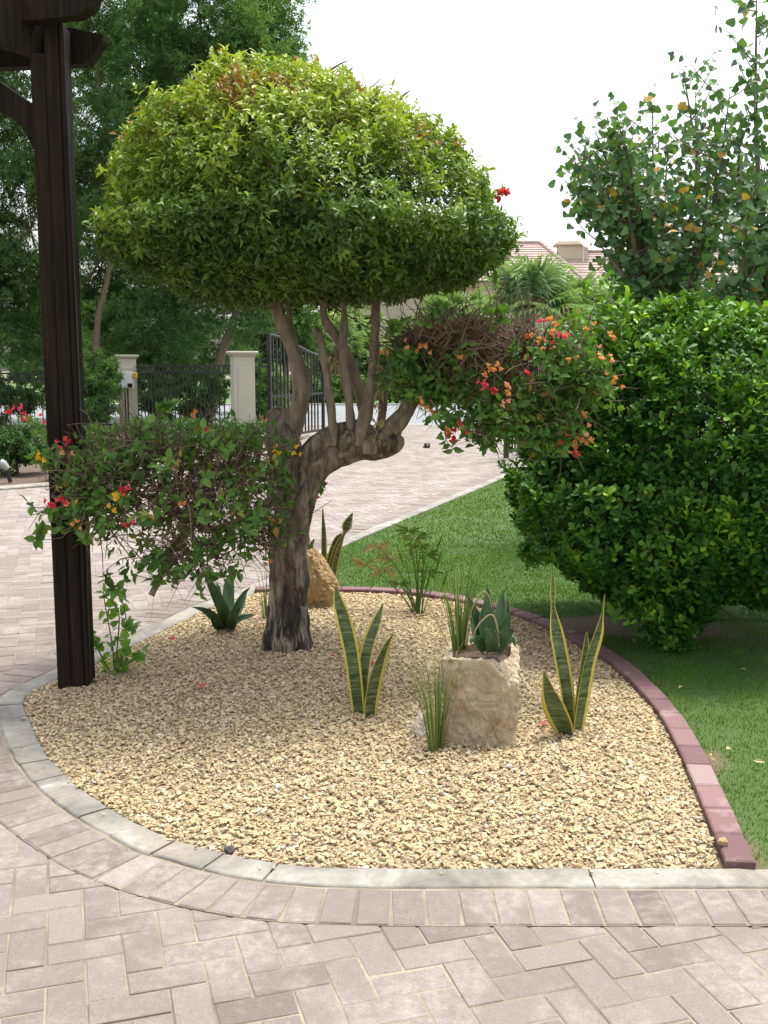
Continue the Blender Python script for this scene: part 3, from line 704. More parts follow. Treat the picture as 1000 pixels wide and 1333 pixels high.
# ragged lower pads: twig tangle, sparse leaves, sprays of bracts
def pad(label, blobs, ntw, nsh, tint, dry, shoots, Ys):
    mbt = MB(); mbl = MB()
    for pts in shoots:
        w = PX(pts, Ys); tube(mbt, w, np.linspace(.004, .0015, len(w)), 14, 5)
        q = catmull(w, 12)[2:]; rosettes(mbl, 'point', q, RNG.normal(0, .6, q.shape)-V(0, 0, .2), 2, (40, 100), (.045, .068), (.6, .8), np.full(len(q), .5), .01, .3)
    tot = sum(b[5] for b in blobs)
    for (px, py, Y, rx, rz, wgt) in blobs:
        c = P(px, py, Y); r = V(px2m(rx, Y), px2m(rx, Y)*.75, px2m(rz, Y))
        twigs(mbt, c, r*.8, int(ntw*wgt/tot), .17, .0032, (0, 0, .1), 4, .1, .9)
        n = int(nsh*wgt/tot); d = sphere(n); q = c+d*r*RNG.uniform(.45, 1.08, (n, 1))
        kp = (fbm(q, 5, 91) > -.25-.2*d[:, 2]) | (RNG.uniform(0, 1, n) < .3); q, d = q[kp], d[kp]
        t = tint+.18*fbm(q, 5, 92)+RNG.normal(0, .1, len(q)); t[RNG.uniform(0, 1, len(q)) < dry] = 1
        rosettes(mbl, 'point', q, d*.6+V(0, 0, .15)+RNG.normal(0, .6, d.shape), 5, (35, 110), (.035, .062), (.52, .72), t, .016, .3, .12)
    lf = TREE.part('foliage_pad', mbl, M['pad'], label=label); TREE.part('twigs', mbt, M['twig'], parent=lf)
    return lf
LP = pad('sprawling left pad of bare twigs and sparse green leaves', [(235, 640, 5.05, 150, 92, 5), (130, 640, 4.95, 72, 75, 2.2), (300, 610, 5.2, 70, 72, 2), (340, 690, 5.4, 50, 60, 1.2), (250, 720, 5.05, 100, 48, 1.5), (180, 580, 5.0, 90, 40, 1.3), (355, 610, 5.45, 40, 60, .5)], 1600, 820, .47, .05, ([(110, 620), (80, 600), (62, 580), (50, 560), (35, 548)], [(120, 650), (80, 660), (55, 668), (36, 655)], [(70, 610), (52, 600), (44, 588)], [(115, 680), (80, 690), (55, 690), (46, 705)], [(395, 640, .7), (408, 636, .75), (420, 632, .8)], [(215, 545), (213, 530), (222, 522)], [(140, 740), (140, 760), (160, 770)], [(260, 745), (285, 752), (310, 745)]), 4.9)
for px, py, col, n in ((88, 572, 'red', 4), (80, 578, 'pink', 2), (88, 590, 'salmon', 2), (54, 596, 'yellow', 4), (78, 652, 'red', 6), (68, 657, 'pink', 4), (92, 658, 'orange', 2), (160, 640, 'red', 6), (170, 632, 'pink', 2), (150, 648, 'yellow', 4), (142, 661, 'yellow', 3), (160, 684, 'red', 4), (172, 680, 'pink', 3), (100, 684, 'orange', 3), (240, 650, 'orange', 2), (250, 541, 'orange', 3), (264, 566, 'red', 1), (363, 588, 'yellow', 4), (390, 587, 'yellow', 4), (350, 733, 'orange', 2), (28, 533, 'pink', 4), (30, 548, 'red', 4), (55, 543, 'pink', 2), (10, 541, 'red', 2), (422, 629, 'red', 2), (414, 643, 'pink', 2), (345, 548, 'orange', 2)):
    Y = 4.62 if px < 300 else 5.1
    if py < 600 and px < 300: Y = 4.85
    if px > 400: Y = 5.75
    flower(TREE, LP, P(px, py, Y), col, .020, n, .024)
RP = pad('right pad browned on top with orange and pink bracts', [(590, 480, 5.45, 95, 52, 3), (700, 490, 5.25, 78, 58, 3.2), (765, 500, 5.1, 40, 48, 1.2), (560, 500, 5.5, 55, 50, 1.5), (650, 540, 5.3, 75, 40, 1.5), (715, 560, 5.2, 50, 38, 1), (740, 440, 5.2, 55, 32, .8), (640, 560, 5.3, 40, 30, .7)], 420, 1050, .5, .06, ([(560, 520), (575, 540), (592, 545), (610, 560), (640, 570), (655, 560)], [(600, 545), (583, 550), (580, 570), (590, 585)], [(545, 440), (560, 410), (575, 400)], [(640, 430), (655, 410), (640, 405)], [(500, 440), (510, 425), (525, 420)], [(740, 520), (755, 545), (758, 570)]), 5.15)
mb = MB()
for px, py, Y, rx, rz, n in ((610, 440, 5.4, 90, 26, 420), (680, 450, 5.3, 56, 22, 170), (545, 447, 5.5, 42, 26, 120)):
    twigs(mb, P(px, py, Y), (px2m(rx), px2m(rx)*.7, px2m(rz)), n, .20, .0036, (0, 0, .2), 4, .05, .8)
TREE.part('dead_twigs', mb, M['twig'], parent=RP)
for px, py, col, n in ((628, 500, 'pink', 5), (644, 507, 'red', 6), (660, 512, 'orange', 4), (664, 503, 'salmon', 3), (658, 520, 'salmon', 3), (643, 478, 'orange', 5), (632, 484, 'orange', 3), (684, 467, 'red', 3), (686, 478, 'red', 2), (588, 566, 'red', 7), (602, 557, 'red', 4), (585, 560, 'orange', 4), (560, 531, 'orange', 4), (550, 522, 'orange', 4), (548, 452, 'orange', 3), (552, 460, 'orange', 3), (528, 449, 'orange', 2), (504, 460, 'orange', 2), (600, 469, 'orange', 2), (708, 419, 'pink', 3), (715, 420, 'orange', 5), (722, 428, 'orange', 4), (731, 440, 'pink', 5), (704, 447, 'orange', 4), (690, 436, 'orange', 4), (720, 450, 'red', 2), (797, 434, 'orange', 4), (780, 462, 'salmon', 4), (792, 463, 'salmon', 3), (798, 487, 'orange', 3), (800, 500, 'orange', 2), (760, 542, 'orange', 3), (752, 570, 'orange', 5), (768, 566, 'salmon', 4), (764, 576, 'orange', 4), (750, 588, 'red', 4), (735, 574, 'red', 2), (745, 582, 'orange', 3), (770, 430, 'orange', 2), (748, 466, 'orange', 2)):
    Y = 5.0 if px > 690 else (4.95 if py > 470 else 5.1)
    flower(TREE, RP, P(px, py, Y), col, .0195, n, .024)
mb = MB(); q = PX([(494+RNG.normal(0, 4), RNG.uniform(470, 575), -.12) for _ in range(70)]); leaves(mb, 'point', q, RNG.normal(0, .4, q.shape)-V(0, 0, 1), RNG.normal(0, 1, q.shape), .035, .016, np.full(len(q), .5))
TREE.part('dead_leaves', mb, M['dry'])

# ------------------------------------------------------------------ clipped hedge shrub
HG = Thing('hedge_shrub', (*HC, 0), 'big rounded glossy green hedge shrub clipped smooth on the lawn', 'shrub')
hr = (1.08, .98, 1.07); hc = V(HC[0]+.0, HC[1], .98)
def hedge_pts(n, inset):
    d = sphere(n); e = np.where(d[:, 2] > 0, 2.05, 3.4); k = (np.abs(d)**e[:, None]).sum(1)**(-1/e); s = d*k[:, None]*V(*hr); s[:, 2] = np.where(s[:, 2] < 0, s[:, 2]*.70, s[:, 2])
    # undercut towards the foot
    low = np.clip((-d[:, 2]-.15)/.85, 0, 1); s[:, :2] *= (1-.30*np.clip(low-.35, 0, 1)**1.2/.6)[:, None]
    lump = 1+.08*fbm(s, 1.9, 70)+.03*vnoise(s, 6, 71); nrm = unit(s/V(*hr)**2)
    return hc+s*(lump*(1-inset))[:, None], nrm
mb = MB()
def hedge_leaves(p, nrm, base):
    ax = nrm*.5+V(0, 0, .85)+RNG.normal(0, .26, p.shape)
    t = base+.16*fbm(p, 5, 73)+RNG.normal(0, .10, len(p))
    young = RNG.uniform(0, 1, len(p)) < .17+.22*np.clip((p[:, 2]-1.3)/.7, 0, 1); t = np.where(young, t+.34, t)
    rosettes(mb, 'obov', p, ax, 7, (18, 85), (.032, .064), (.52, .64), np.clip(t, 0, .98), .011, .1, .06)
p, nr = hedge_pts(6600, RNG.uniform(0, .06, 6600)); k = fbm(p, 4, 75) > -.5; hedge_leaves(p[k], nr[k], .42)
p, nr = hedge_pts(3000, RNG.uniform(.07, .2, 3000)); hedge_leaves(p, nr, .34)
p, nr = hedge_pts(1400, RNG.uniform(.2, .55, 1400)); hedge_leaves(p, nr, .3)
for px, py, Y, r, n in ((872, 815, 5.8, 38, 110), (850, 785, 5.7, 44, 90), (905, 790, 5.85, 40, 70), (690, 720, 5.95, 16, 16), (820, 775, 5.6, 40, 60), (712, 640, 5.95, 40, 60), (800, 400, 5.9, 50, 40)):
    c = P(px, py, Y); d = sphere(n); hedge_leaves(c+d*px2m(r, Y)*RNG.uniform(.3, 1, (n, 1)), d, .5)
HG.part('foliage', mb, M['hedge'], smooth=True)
mb = MB()
for i in range(9):
    a = i*.7; b0 = V(HC[0]-.12+.09*math.cos(a), HC[1]-.15+.08*math.sin(a), -.02); t_ = V(HC[0]+.75*math.cos(a), HC[1]+.65*math.sin(a), .95+.2*math.sin(3*a))
    tube(mb, [b0, b0+(t_-b0)*V(.25, .25, .35), b0+(t_-b0)*.65, t_], [.022, .018, .013, .006], 18, 7, .2)
HG.part('stems', mb, M['stem'], smooth=True)
mb = MB(); twigs(mb, hc, V(*hr)*.8, 500, .26, .005, (0, 0, .4), 4, .3); HG.part('twigs', mb, M['stem'])

# ------------------------------------------------------------------ pergola
pb = V(-1.565, 5.12, 0)
PG = Thing('pergola', pb, 'dark brown stained timber pergola post with beam ends at the left', 'pergola')
def zat(py, Y): return P(0, py, Y)[2]
mb = MB(); RZ = rotz(R(4)); ztop = zat(25, 5.08); znotch = zat(73, 5.08)
for lo, hi in (((-.078, -.08, -.05), (-.012, .075, znotch)), ((-.0115, -.079, -.05), (.052, .078, ztop)), ((.0545, -.076, -.05), (.078, -.028, ztop)), ((.0545, -.023, -.05), (.076, .08, ztop-.02))):
    box(mb, lo, hi, RZ, .005, pb)
box(mb, (-.018, -.0792, 2.02), (-.004, -.05, 2.10), RZ, 0, pb)
PG.part('post', mb, M['timber'])
def prism(mb, prof, p0, ax, thick):
    """prof: (s,z) outline in the vertical plane through p0 along ax; given a real thickness"""
    ax = unit(V(ax[0], ax[1], 0)); nn = V(-ax[1], ax[0], 0); k = len(prof); c = .006
    P0 = [np.asarray(p0)+ax*s+V(0, 0, z) for s, z in prof]; ctr = np.mean(P0, 0)
    rings = [[q+(ctr-q)*.03*0+nn*o for q in P0] for o in (-thick/2, thick/2)]
    mb.add(np.array(rings[0]+rings[1]), [list(range(k))[::-1], list(range(k, 2*k))]+[(i, (i+1) % k, k+(i+1) % k, k+i) for i in range(k)])
mb = MB(); a = R(58); L = 2.6; h = .24
prism(mb, [(-L, 0), (.02, 0), (.02, h), (-L, h)], (pb[0]-.055, pb[1]-.005, znotch+.002), (math.cos(a), math.sin(a)), .07); PG.part('beam', mb, M['timber'])
mb = MB(); a = R(-8); z1 = zat(87, 5.25); z2 = zat(37, 5.25)
prism(mb, [(-2.2, z1), (.17, z1), (.255, z1+.10), (.26, z1+.125), (.10, z2-.01), (-2.2, z2)], (pb[0]-.02, pb[1]+.135, 0), (math.cos(a), math.sin(a)), .07); PG.part('beam', mb, M['timber'])
mb = MB(); a = R(-14); z1 = zat(29, 4.95)
prism(mb, [(-2.2, z1), (.18, z1+.02), (.24, z1+.05), (.30, z1+.15), (.32, z1+.26), (-2.2, z1+.24)], (pb[0]+.02, pb[1]-.12, 0), (math.cos(a), math.sin(a)), .075); PG.part('rafter', mb, M['timber'])
mb = MB(); zb = zat(138, 5.1); prism(mb, [(0, zb), (0, zb-.22), (-.06, zb-.10), (-.13, zb-.04), (-.22, zb-.01), (-.5, zb+.21), (-.5, zb+.34)], (pb[0]-.075, pb[1]+.0, 0), (math.cos(R(-8)), math.sin(R(-8))), .07); PG.part('brace', mb, M['timber'])
mb = MB(); tube(mb, [pb+V(.085, -.055, 0.02), pb+V(.086, -.05, 1.2), pb+V(.084, -.058, 2.4), pb+V(.082, -.05, 2.78)], [.005]*4, 40, 6); PG.part('cable', mb, M['iron'])

# ------------------------------------------------------------------ plants in the gravel
def strip(mb, ctr, width, side, cup=.25, twist=0.0, tipn=3):
    """succulent leaf: 7 verts across, cupped; ctr (k,3) control points, width (k,)"""
    n = 26; q = catmull(np.c_[np.asarray(ctr, float), np.asarray(width, float)], n); p, w = q[:, :3], np.maximum(q[:, 3], .0012)
    t = unit(np.gradient(p, axis=0)); s0 = np.asarray(side, float); uu = np.array([-1, -.78, -.4, 0, .4, .78, 1]); rows = []
    for i in range(n):
        s = unit(s0-np.dot(s0, t[i])*t[i]); nn = np.cross(s, t[i]); a = twist*i/n
        s, nn = s*math.cos(a)+nn*math.sin(a), nn*math.cos(a)-s*math.sin(a)
        rows.append(p[i]+s*uu[:, None]*w[i]/2+nn*(cup*w[i]*(uu**2))[:, None])
    front = np.array(rows).reshape(-1, 3)
    th = np.array([(.0005+.045*w[i]*(1-x*x)) for i in range(n) for x in uu]); 
    nrm = np.repeat(np.array([np.cross(unit(s0-np.dot(s0, tt)*tt), tt) for tt in t]), 7, 0)
    v = np.vstack((front, front-nrm*th[:, None])); k = 7; f = []
    for i in range(n-1):
        for j in range(k-1):
            a = i*k+j; f.append((a, a+1, a+k+1, a+k)); b = n*k+a; f.append((b, b+k, b+k+1, b+1))
        for j, sg in ((0, 1), (k-1, -1)):
            a = i*k+j; b = n*k+a; f.append((a, a+k, b+k, b) if sg > 0 else (a, b, b+k, a+k))
    mb.add(v, f, u=np.tile(uu, 2*n), v=np.tile(np.repeat(np.linspace(0, 1, n), k), 2))
def snake(label, base, lv, Y):
    T = Thing('snake_plant', G(*base, .02), label, 'snake plant', 'snake plants in the gravel bed')
    for pts, w, az, tw in lv:
        mb = MB(); c = PX(pts, Y); wid = px2m(w, Y); strip(mb, c, wid, (math.cos(R(az)), math.sin(R(az)), 0), .22, tw)
        T.part('leaf', mb, M['snake'], smooth=True)
Y1 = G(473, 942)[1]
snake('yellow edged snake plant of three leaves in front, between trunk and pale rock', (473, 942),
 [([(468, 945), (464, 905, 0), (457, 850), (447, 805), (441, 785), (437, 762)], [16, 19, 21, 20, 15, 2], 20, .3),
  ([(474, 942, .03), (473, 890, .03), (479, 845, .04), (490, 812, .05), (499, 786, .06)], [12, 17, 18, 15, 2], -15, .2),
  ([(480, 943, -.02), (482, 905, -.04), (490, 868, -.06), (502, 838, -.08), (512, 824, -.09)], [16, 25, 24, 15, 3], 35, -.3)], Y1)
Y2 = G(745, 960)[1]
snake('tall snake plant with slender wavy leaf, right of the pale rock', (745, 960),
 [([(742, 958, .03), (738, 905, .03), (730, 855, .04), (724, 822, .05), (720, 790, .06), (720, 765, .06), (719, 742, .06)], [14, 19, 20, 18, 6, 7, 1.5], 15, .5),
  ([(740, 962, -.05), (733, 940, -.07), (722, 915, -.10), (714, 895, -.12), (708, 874, -.13)], [20, 31, 31, 17, 2], -30, -.3),
  ([(750, 960), (756, 915), (764, 865), (776, 825), (783, 800), (787, 774)], [14, 21, 23, 21, 7, 2], 25, -.5),
  ([(748, 957, .05), (755, 900, .06), (762, 850, .07), (764, 822, .07)], [9, 12, 10, 2], 10, .2)], Y2)
Y3 = 7.02
snake('far snake plant with twisted leaf, beside the orange boulder', (428, 780),
 [([(421, 775), (421, 740), (421, 700), (420, 662)], [8, 9, 8, 1.5], 40, .2),
  ([(427, 778), (430, 745), (440, 710), (448, 695), (452, 684), (459, 668)], [9, 11, 9, 4, 13, 2], 30, .8),
  ([(428, 778, .03), (428, 740, .03), (437, 705, .04), (445, 694, .04)], [9, 11, 8, 2], 10, .2),
  ([(432, 780, -.03), (434, 745, -.04), (441, 715, -.05), (447, 700, -.05)], [7, 9, 7, 2], 30, .3),
  ([(409, 775, .05), (408, 740, .05), (404, 715, .05), (409, 702, .05)], [10, 12, 9, 2], 10, .2)], Y3)
def agave(name, label, base, lv, Y, mat='agave', cat='agave', ws=.66):
    T = Thing(name, base, label, cat)
    for pts, w, az in lv:
        mb = MB(); strip(mb, PX(pts, Y), px2m(w, Y)*ws, (math.cos(R(az)), math.sin(R(az)), 0), .28, 0); T.part('leaf', mb, M[mat], smooth=True)
    return T
Y4 = G(297, 818)[1]
agave('agave_plant', 'spreading green agave rosette growing in gravel behind the trunk', G(297, 818, .02),
 [([(296, 815), (288, 790), (276, 765), (268, 750), (270, 747)], [20, 24, 17, 6, 1], 20), ([(298, 815), (298, 785, .1), (299, 760, .15), (303, 741, .2)], [20, 24, 20, 1], 0),
  ([(302, 816), (309, 795), (318, 775), (326, 764)], [18, 20, 12, 1], -30), ([(292, 818, -.05), (280, 806, -.12), (265, 796, -.2), (249, 790, -.25)], [18, 20, 14, 1], 60),
  ([(300, 819, -.08), (312, 808, -.15), (326, 803, -.2), (333, 800, -.2)], [16, 18, 12, 1], -60), ([(290, 818, -.1), (281, 810, -.2), (276, 800, -.25), (272, 791, -.28)], [16, 18, 12, 1], 40),
  ([(295, 818, -.1), (293, 800, -.2), (290, 788, -.25), (287, 775, -.25)], [20, 26, 20, 1], 10), ([(301, 818, .1), (312, 795, .2), (318, 780, .25), (321, 768, .3)], [14, 16, 10, 1], -10),
  ([(300, 820, -.12), (304, 805, -.22), (308, 795, -.25), (314, 790, -.3)], [16, 20, 14, 1], -20), ([(295, 815, .1), (286, 788, .18), (283, 765, .22), (279, 758, .25)], [14, 18, 12, 1], 0)], Y4)
def tuft(name, label, base, n, h, spread, w, mat, Y=None, lean=(0, 0), cat='grass tuft', curve=.5, root=.03):
    base = np.asarray(base, float); T = Thing(name, base, label, cat); mb = MB()
    for i in range(n):
        a = RNG.uniform(0, 6.28); sp = spread*RNG.uniform(.1, 1)**.8; hh = h*RNG.uniform(.45, 1.05)
        b = base+V(math.cos(a), math.sin(a), 0)*root*RNG.uniform(0, 1); d = V(math.cos(a)*sp+lean[0], math.sin(a)*sp+lean[1], 0)
        q = np.array([b, b+d*hh*.22+V(0, 0, hh*.4), b+d*hh*.6+V(0, 0, hh*.78), b+d*hh*(1+curve*.5)+V(0, 0, hh*(1-.35*curve*sp))])
        q = catmull(q, 8); s = V(-math.sin(a+.8), math.cos(a+.8), 0); ww = w*RNG.uniform(.6, 1.2)*np.linspace(1, .08, 8)
        v = np.stack((q-s*ww[:, None]/2, q+np.array((0, 0, 0))+V(math.cos(a), math.sin(a), 0)*(ww*.25)[:, None], q+s*ww[:, None]/2), 1).reshape(-1, 3); f = []
        for k in range(7):
            for j in range(2): c = 3*k+j; f.append((c, c+1, c+4, c+3))
        mb.add(v, f, tint=np.clip(RNG.normal(.5, .25), 0, 1))
    T.part('blades', mb, M[mat])
    return T
tuft('grass_tuft', 'fine green grass tuft leaning at the front of the pale rock', G(568, 984, .02), 110, .50, .34, .0045, 'blade', lean=(-.03, 0))
tuft('grass_tuft', 'thin dry grass tuft at the left foot of the trunk', G(347, 806, .02), 34, .42, .40, .006, 'blade', lean=(-.05, 0))
# sedge: stems with umbrella heads
SG = Thing('papyrus_sedge', G(545, 806, .02), 'thin stemmed umbrella sedge with drooping heads near the lawn edging', 'sedge')
Y5 = G(545, 806)[1]; heads = [(532, 692), (540, 703), (548, 712), (555, 722), (500, 742), (509, 728), (476, 736), (492, 712), (520, 760), (556, 745)]
ms = MB(); mh = MB(); md = MB()
for i, (hx, hy) in enumerate(heads):
    bx = 545+RNG.normal(0, 3); dy = RNG.uniform(-.12, .12)
    w = PX([(bx, 808), (bx+(hx-bx)*.25, 808+(hy-808)*.4, dy*.3), (bx+(hx-bx)*.65, 808+(hy-808)*.8, dy*.7), (hx, hy, dy)], Y5); tube(ms, w, [.0055, .005, .004, .003], 14, 6)
    N = 24; a = RNG.uniform(0, 6.28, N); el = RNG.uniform(-.5, .6, N); d = np.c_[np.cos(a), np.sin(a), el]
    leaves(md if i in (5, 6, 4, 7) else mh, 'narrow', np.repeat(w[-1:], N, 0), d, np.tile(V(0, 0, 1), (N, 1))+RNG.normal(0, .2, (N, 3)), RNG.uniform(.06, .15, N), .0028, RNG.uniform(.3, .8, N))
for i in range(7):
    a = RNG.uniform(0, 6.28); b0 = P(546+RNG.normal(0, 4), 806, Y5); tp = b0+V(.10*math.cos(a)+.02, .10*math.sin(a), RNG.uniform(.25, .5)); tube(ms, [b0, (b0+tp)/2+V(0, 0, .05), tp], [.004, .0035, .001], 8, 5)
    leaves(mh, 'narrow', tp[None]-V(0, 0, .1), V(.4*math.cos(a), .4*math.sin(a), 1)[None], V(0, -1, .2)[None], .2, .012, np.array([.6]))
SG.part('stems', ms, M['blade']); SG.part('heads', mh, M['blade']); SG.part('withered_heads', md, M['dry'])

# ------------------------------------------------------------------ stones
def stone(mb, c, half, seed, sq=4.0, amp=.16, rot=0.0, n=56, flat=0.0, warp=None, fine=.05, cuts=0):
    """rough quarried block: superellipsoid with fractal chips"""
    # cube-sphere
    g_ = np.linspace(-1, 1, n); A, B = np.meshgrid(np.tan(g_*math.pi/4), np.tan(g_*math.pi/4)); V_ = []; Fc = []
    for ax in range(3):
        for s in (-1, 1):
            q = np.zeros((n, n, 3)); q[..., ax] = s; q[..., (ax+1) % 3] = A*s; q[..., (ax+2) % 3] = B; o = len(V_)*n*n; V_.append(q.reshape(-1, 3))
            i = (np.arange(n-1)[:, None]*n+np.arange(n-1)[None]).ravel()+o; Fc.append(np.c_[i, i+1, i+n+1, i+n])
    d = unit(np.vstack(V_)); k = (np.abs(d)**sq).sum(1)**(-1/sq); s = d*k[:, None]
    if cuts:
        rg = np.random.default_rng(seed)
        for q_ in range(cuts):
            nv = unit(rg.normal(0, 1, 3)*V(1, 1, .7)); o_ = rg.uniform(.92, 1.12) if cuts > 10 else rg.uniform(1.02, 1.28); ex = np.clip(s@nv-o_, 0, None); s = s-ex[:, None]*nv*.95
    f1 = fbm(s, 1.5, seed, 2); f2 = np.abs(fbm(s, 3.4, seed+3, 3)); f3 = fbm(s, 11, seed+5, 3); f4 = fbm(s, 30, seed+8, 2)
    s = s*(1+amp*f1-amp*.9*f2+fine*f3+fine*.35*f4)[:, None]
    if warp is not None: s = warp(s)
    v = (s*np.asarray(half))@rotz(rot).T+np.asarray(c)
    F_ = np.vstack(Fc); mb.add(v, (F_.ravel(), np.full(len(F_), 4)))
YR = 4.28
rc = P(627, 915, YR); top = P(625, 846, YR)[2]; rc[2] = (top-.03)/2
def w1(s):
    s = s.copy(); lowr = np.clip(-s[:, 2]-.25, 0, 1); s[:, :2] *= (1-.14*lowr**1.3)[:, None]; s[:, 1] -= .08*lowr; ridge = np.clip(.22-np.abs(s[:, 2]+.12+.25*s[:, 0]), 0, 1); s[:, :2] *= (1-.25*ridge)[:, None]
    t = (s[:, 2] > .86); r = np.maximum(np.abs(s[:, 0]), np.abs(s[:, 1])); s[:, 2] = np.where(s[:, 2] > .9, .9+.03*fbm(s, 5, 4), s[:, 2])
    hole = (s[:, 2] > .84) & (r < .74); s[hole, 2] -= .22
    return s
RROT = R(-9)
RK = Thing('planter_rock', (rc[0], rc[1], .01), 'square pale limestone block hollowed as a planter, growing grass and agave', 'rock')
mb = MB(); stone(mb, rc, (.158, .15, (top+.03)/2*1.09), 3, 16.0, .035, RROT, 96, warp=w1, fine=.02, cuts=7); RK.part('block', mb, M['rock'], smooth=False)
mb = MB(); a_ = np.linspace(0, 6.283, 14, endpoint=False); mb.add(np.c_[rc[0]+.115*np.cos(a_), rc[1]+.105*np.sin(a_), np.full(14, top-.035)], [list(range(14))]); RK.part('soil', mb, M['mulch'])
q = Thing('quartz_stone', G(556, 960, .01), 'small whitish quartz stone half hidden behind the grass tuft', 'stone'); mb = MB(); stone(mb, G(556, 955, .055)+V(0, .03, 0), (.055, .06, .085), 15, 3, .2, .4, 30); q.part('body', mb, M['quartz'])
q = Thing('boulder', G(415, 790, .01), 'orange brown boulder tapering upward, standing behind the trunk', 'boulder'); mb = MB()
bc = P(413, 757, 6.86)
def w2(s): 
    s = s.copy(); hgt = np.clip((s[:, 2]+.1), 0, 1); s[:, 0] = s[:, 0]*(1-.45*hgt)-.32*hgt; return s
stone(mb, (bc[0], bc[1], bc[2]), (px2m(29, 6.86), .17, px2m(43, 6.86)), 33, 3.4, .10, .2, 70, warp=w2, fine=.025, cuts=22); q.part('body', mb, M['orangerock'])
q = Thing('dark_stone', G(298, 1106, .01), 'single dark grey stone at the front edge of the gravel', 'stone'); mb = MB(); stone(mb, G(298, 1106, .016), (.019, .015, .014), 5, 2.6, .2, .3, 12); q.part('body', mb, M['darkstone'])
q = Thing('loose_chip', G(941, 1096, .035), 'single tan stone chip lying on the red brick edging', 'stone'); mb = MB(); stone(mb, G(941, 1096, .045), (.017, .014, .012), 7, 3, .2, .3, 12); q.part('body', mb, M['orangerock'])
# plants in the planter rock
AG = agave('agave_plant', 'dark green agave growing on top of the pale planter rock', (rc[0]+.04, rc[1], top-.03),
 [([(638, 846), (636, 825), (633, 800), (636, 776)], [22, 30, 24, 1], 10), ([(644, 846), (648, 822, .05), (652, 795, .08), (655, 768, .1)], [18, 24, 16, 1], -10),
  ([(632, 846), (624, 820), (617, 798), (607, 772)], [16, 22, 14, 1], 25), ([(650, 846, -.02), (655, 825, -.03), (661, 812, -.04), (664, 796, -.05)], [16, 22, 16, 1], -40),
  ([(652, 846, -.05), (662, 836, -.08), (668, 835, -.1), (671, 842, -.12)], [14, 18, 12, 1], -60), ([(640, 848, -.05), (640, 832, -.1), (638, 822, -.12), (630, 818, -.14)], [16, 20, 12, 1], 10),
  ([(640, 845, .06), (637, 810, .1), (635, 785, .12), (634, 760, .14)], [16, 20, 14, 1], 0), ([(628, 846, .02), (620, 830, .03), (616, 815, .04), (612, 805, .05)], [14, 18, 12, 1], 30), ([(645, 846, .05), (656, 815, .1), (659, 790, .14), (661, 778, .16)], [14, 20, 14, 1], -30), ([(648, 848, -.06), (656, 832, -.1), (664, 822, -.13), (668, 818, -.15)], [14, 20, 14, 1], -40), ([(630, 847, -.05), (622, 836, -.1), (616, 832, -.13), (611, 836, -.15)], [14, 18, 12, 1], 50)], YR, ws=.9)
TF = tuft('grass_tuft', 'tall dry tipped grass tuft growing on top of the pale planter rock', P(598, 846, YR), 75, .46, .42, .007, 'blade', lean=(.0, 0))
mb = MB(); tube(mb, PX([(584, 842), (572, 815), (556, 783)], YR-.06), [.004, .004, .003], 8, 6); tube(mb, PX([(612, 842), (622, 815), (640, 800), (648, 820), (650, 842)], YR-.1), [.003]*5, 20, 5); tube(mb, PX([(606, 840), (612, 800), (626, 772), (636, 775), (640, 790)], YR-.05), [.0025]*5, 20, 5)
TF.part('bent_stalks', mb, M['dry'])
# climber at the foot of the post
CL = Thing('climbing_vine', G(150, 880, .02), 'leafy light green vine climbing beside the pergola post foot', 'vine'); ms = MB(); ml = MB()
for pts in ([(150, 880), (143, 850), (140, 815), (137, 780), (133, 757)], [(152, 880), (160, 840), (168, 800), (158, 770)], [(148, 882), (150, 845), (155, 800), (150, 780), (147, 765)], [(146, 882), (128, 850), (127, 830)], [(155, 880), (172, 862), (186, 850)], [(140, 888), (118, 885), (100, 893)], [(152, 882), (165, 825), (177, 812)]):
    w = PX(pts, 5.28); w = w+RNG.normal(0, .012, w.shape); tube(ms, w, np.linspace(.005, .002, len(w)), 16, 5); q = catmull(w, 13)[1:]
    leaves(ml, 'round', q, RNG.normal(0, 1, q.shape)+V(.2, -.2, -.3), RNG.normal(0, .5, q.shape)+V(0, -.8, .8), RNG.uniform(.04, .075, len(q)), RNG.uniform(.032, .055, len(q)), RNG.uniform(.1, 1, len(q)))
    rosettes(ml, 'point', q[::3], RNG.normal(0, .6, q[::3].shape)+V(0, 0, .4), 2, (30, 100), (.045, .07), (.5, .7), RNG.uniform(.2, .9, len(q[::3])), .01, .3)
CL.part('stem', ms, M['stem']); CL.part('foliage', ml, M['vine'])
# fallen bracts and dry leaves
for px, py in ((430, 853), (481, 864), (703, 941), (226, 833), (262, 893), (515, 768)):
    mb = MB(); c = G(px, py, bedz(G(px, py)[None, :2])[0]+.02)
    for j in range(3): leaves(mb, 'bract', (c+RNG.normal(0, .004, 3))[None], RNG.normal(0, 1, (1, 3))*V(1, 1, .2), V(0, 0, 1)[None]+RNG.normal(0, .3, (1, 3)), .030, .026, np.array([.5]))
    tag(mb.build('fallen_bract', M['pink'], loc=c), 'small pink bract fallen on the gravel', 'petal', 'fallen pink bracts on the gravel')
for px, py in ((884, 896), (927, 984), (932, 990), (980, 990), (945, 975), (640, 797), (690, 803), (480, 776), (972, 872)):
    mb = MB(); c = G(px, py, .034)
    leaves(mb, 'point', c[None], RNG.normal(0, 1, (1, 3))*V(1, 1, .15), V(0, 0, 1)[None]+RNG.normal(0, .35, (1, 3)), .05, .022, np.array([RNG.uniform(.2, 1)]))
    tag(mb.build('fallen_leaf', M['dry'], loc=c), 'curled dry leaf lying on the lawn', 'leaf', 'dry leaves on the lawn')

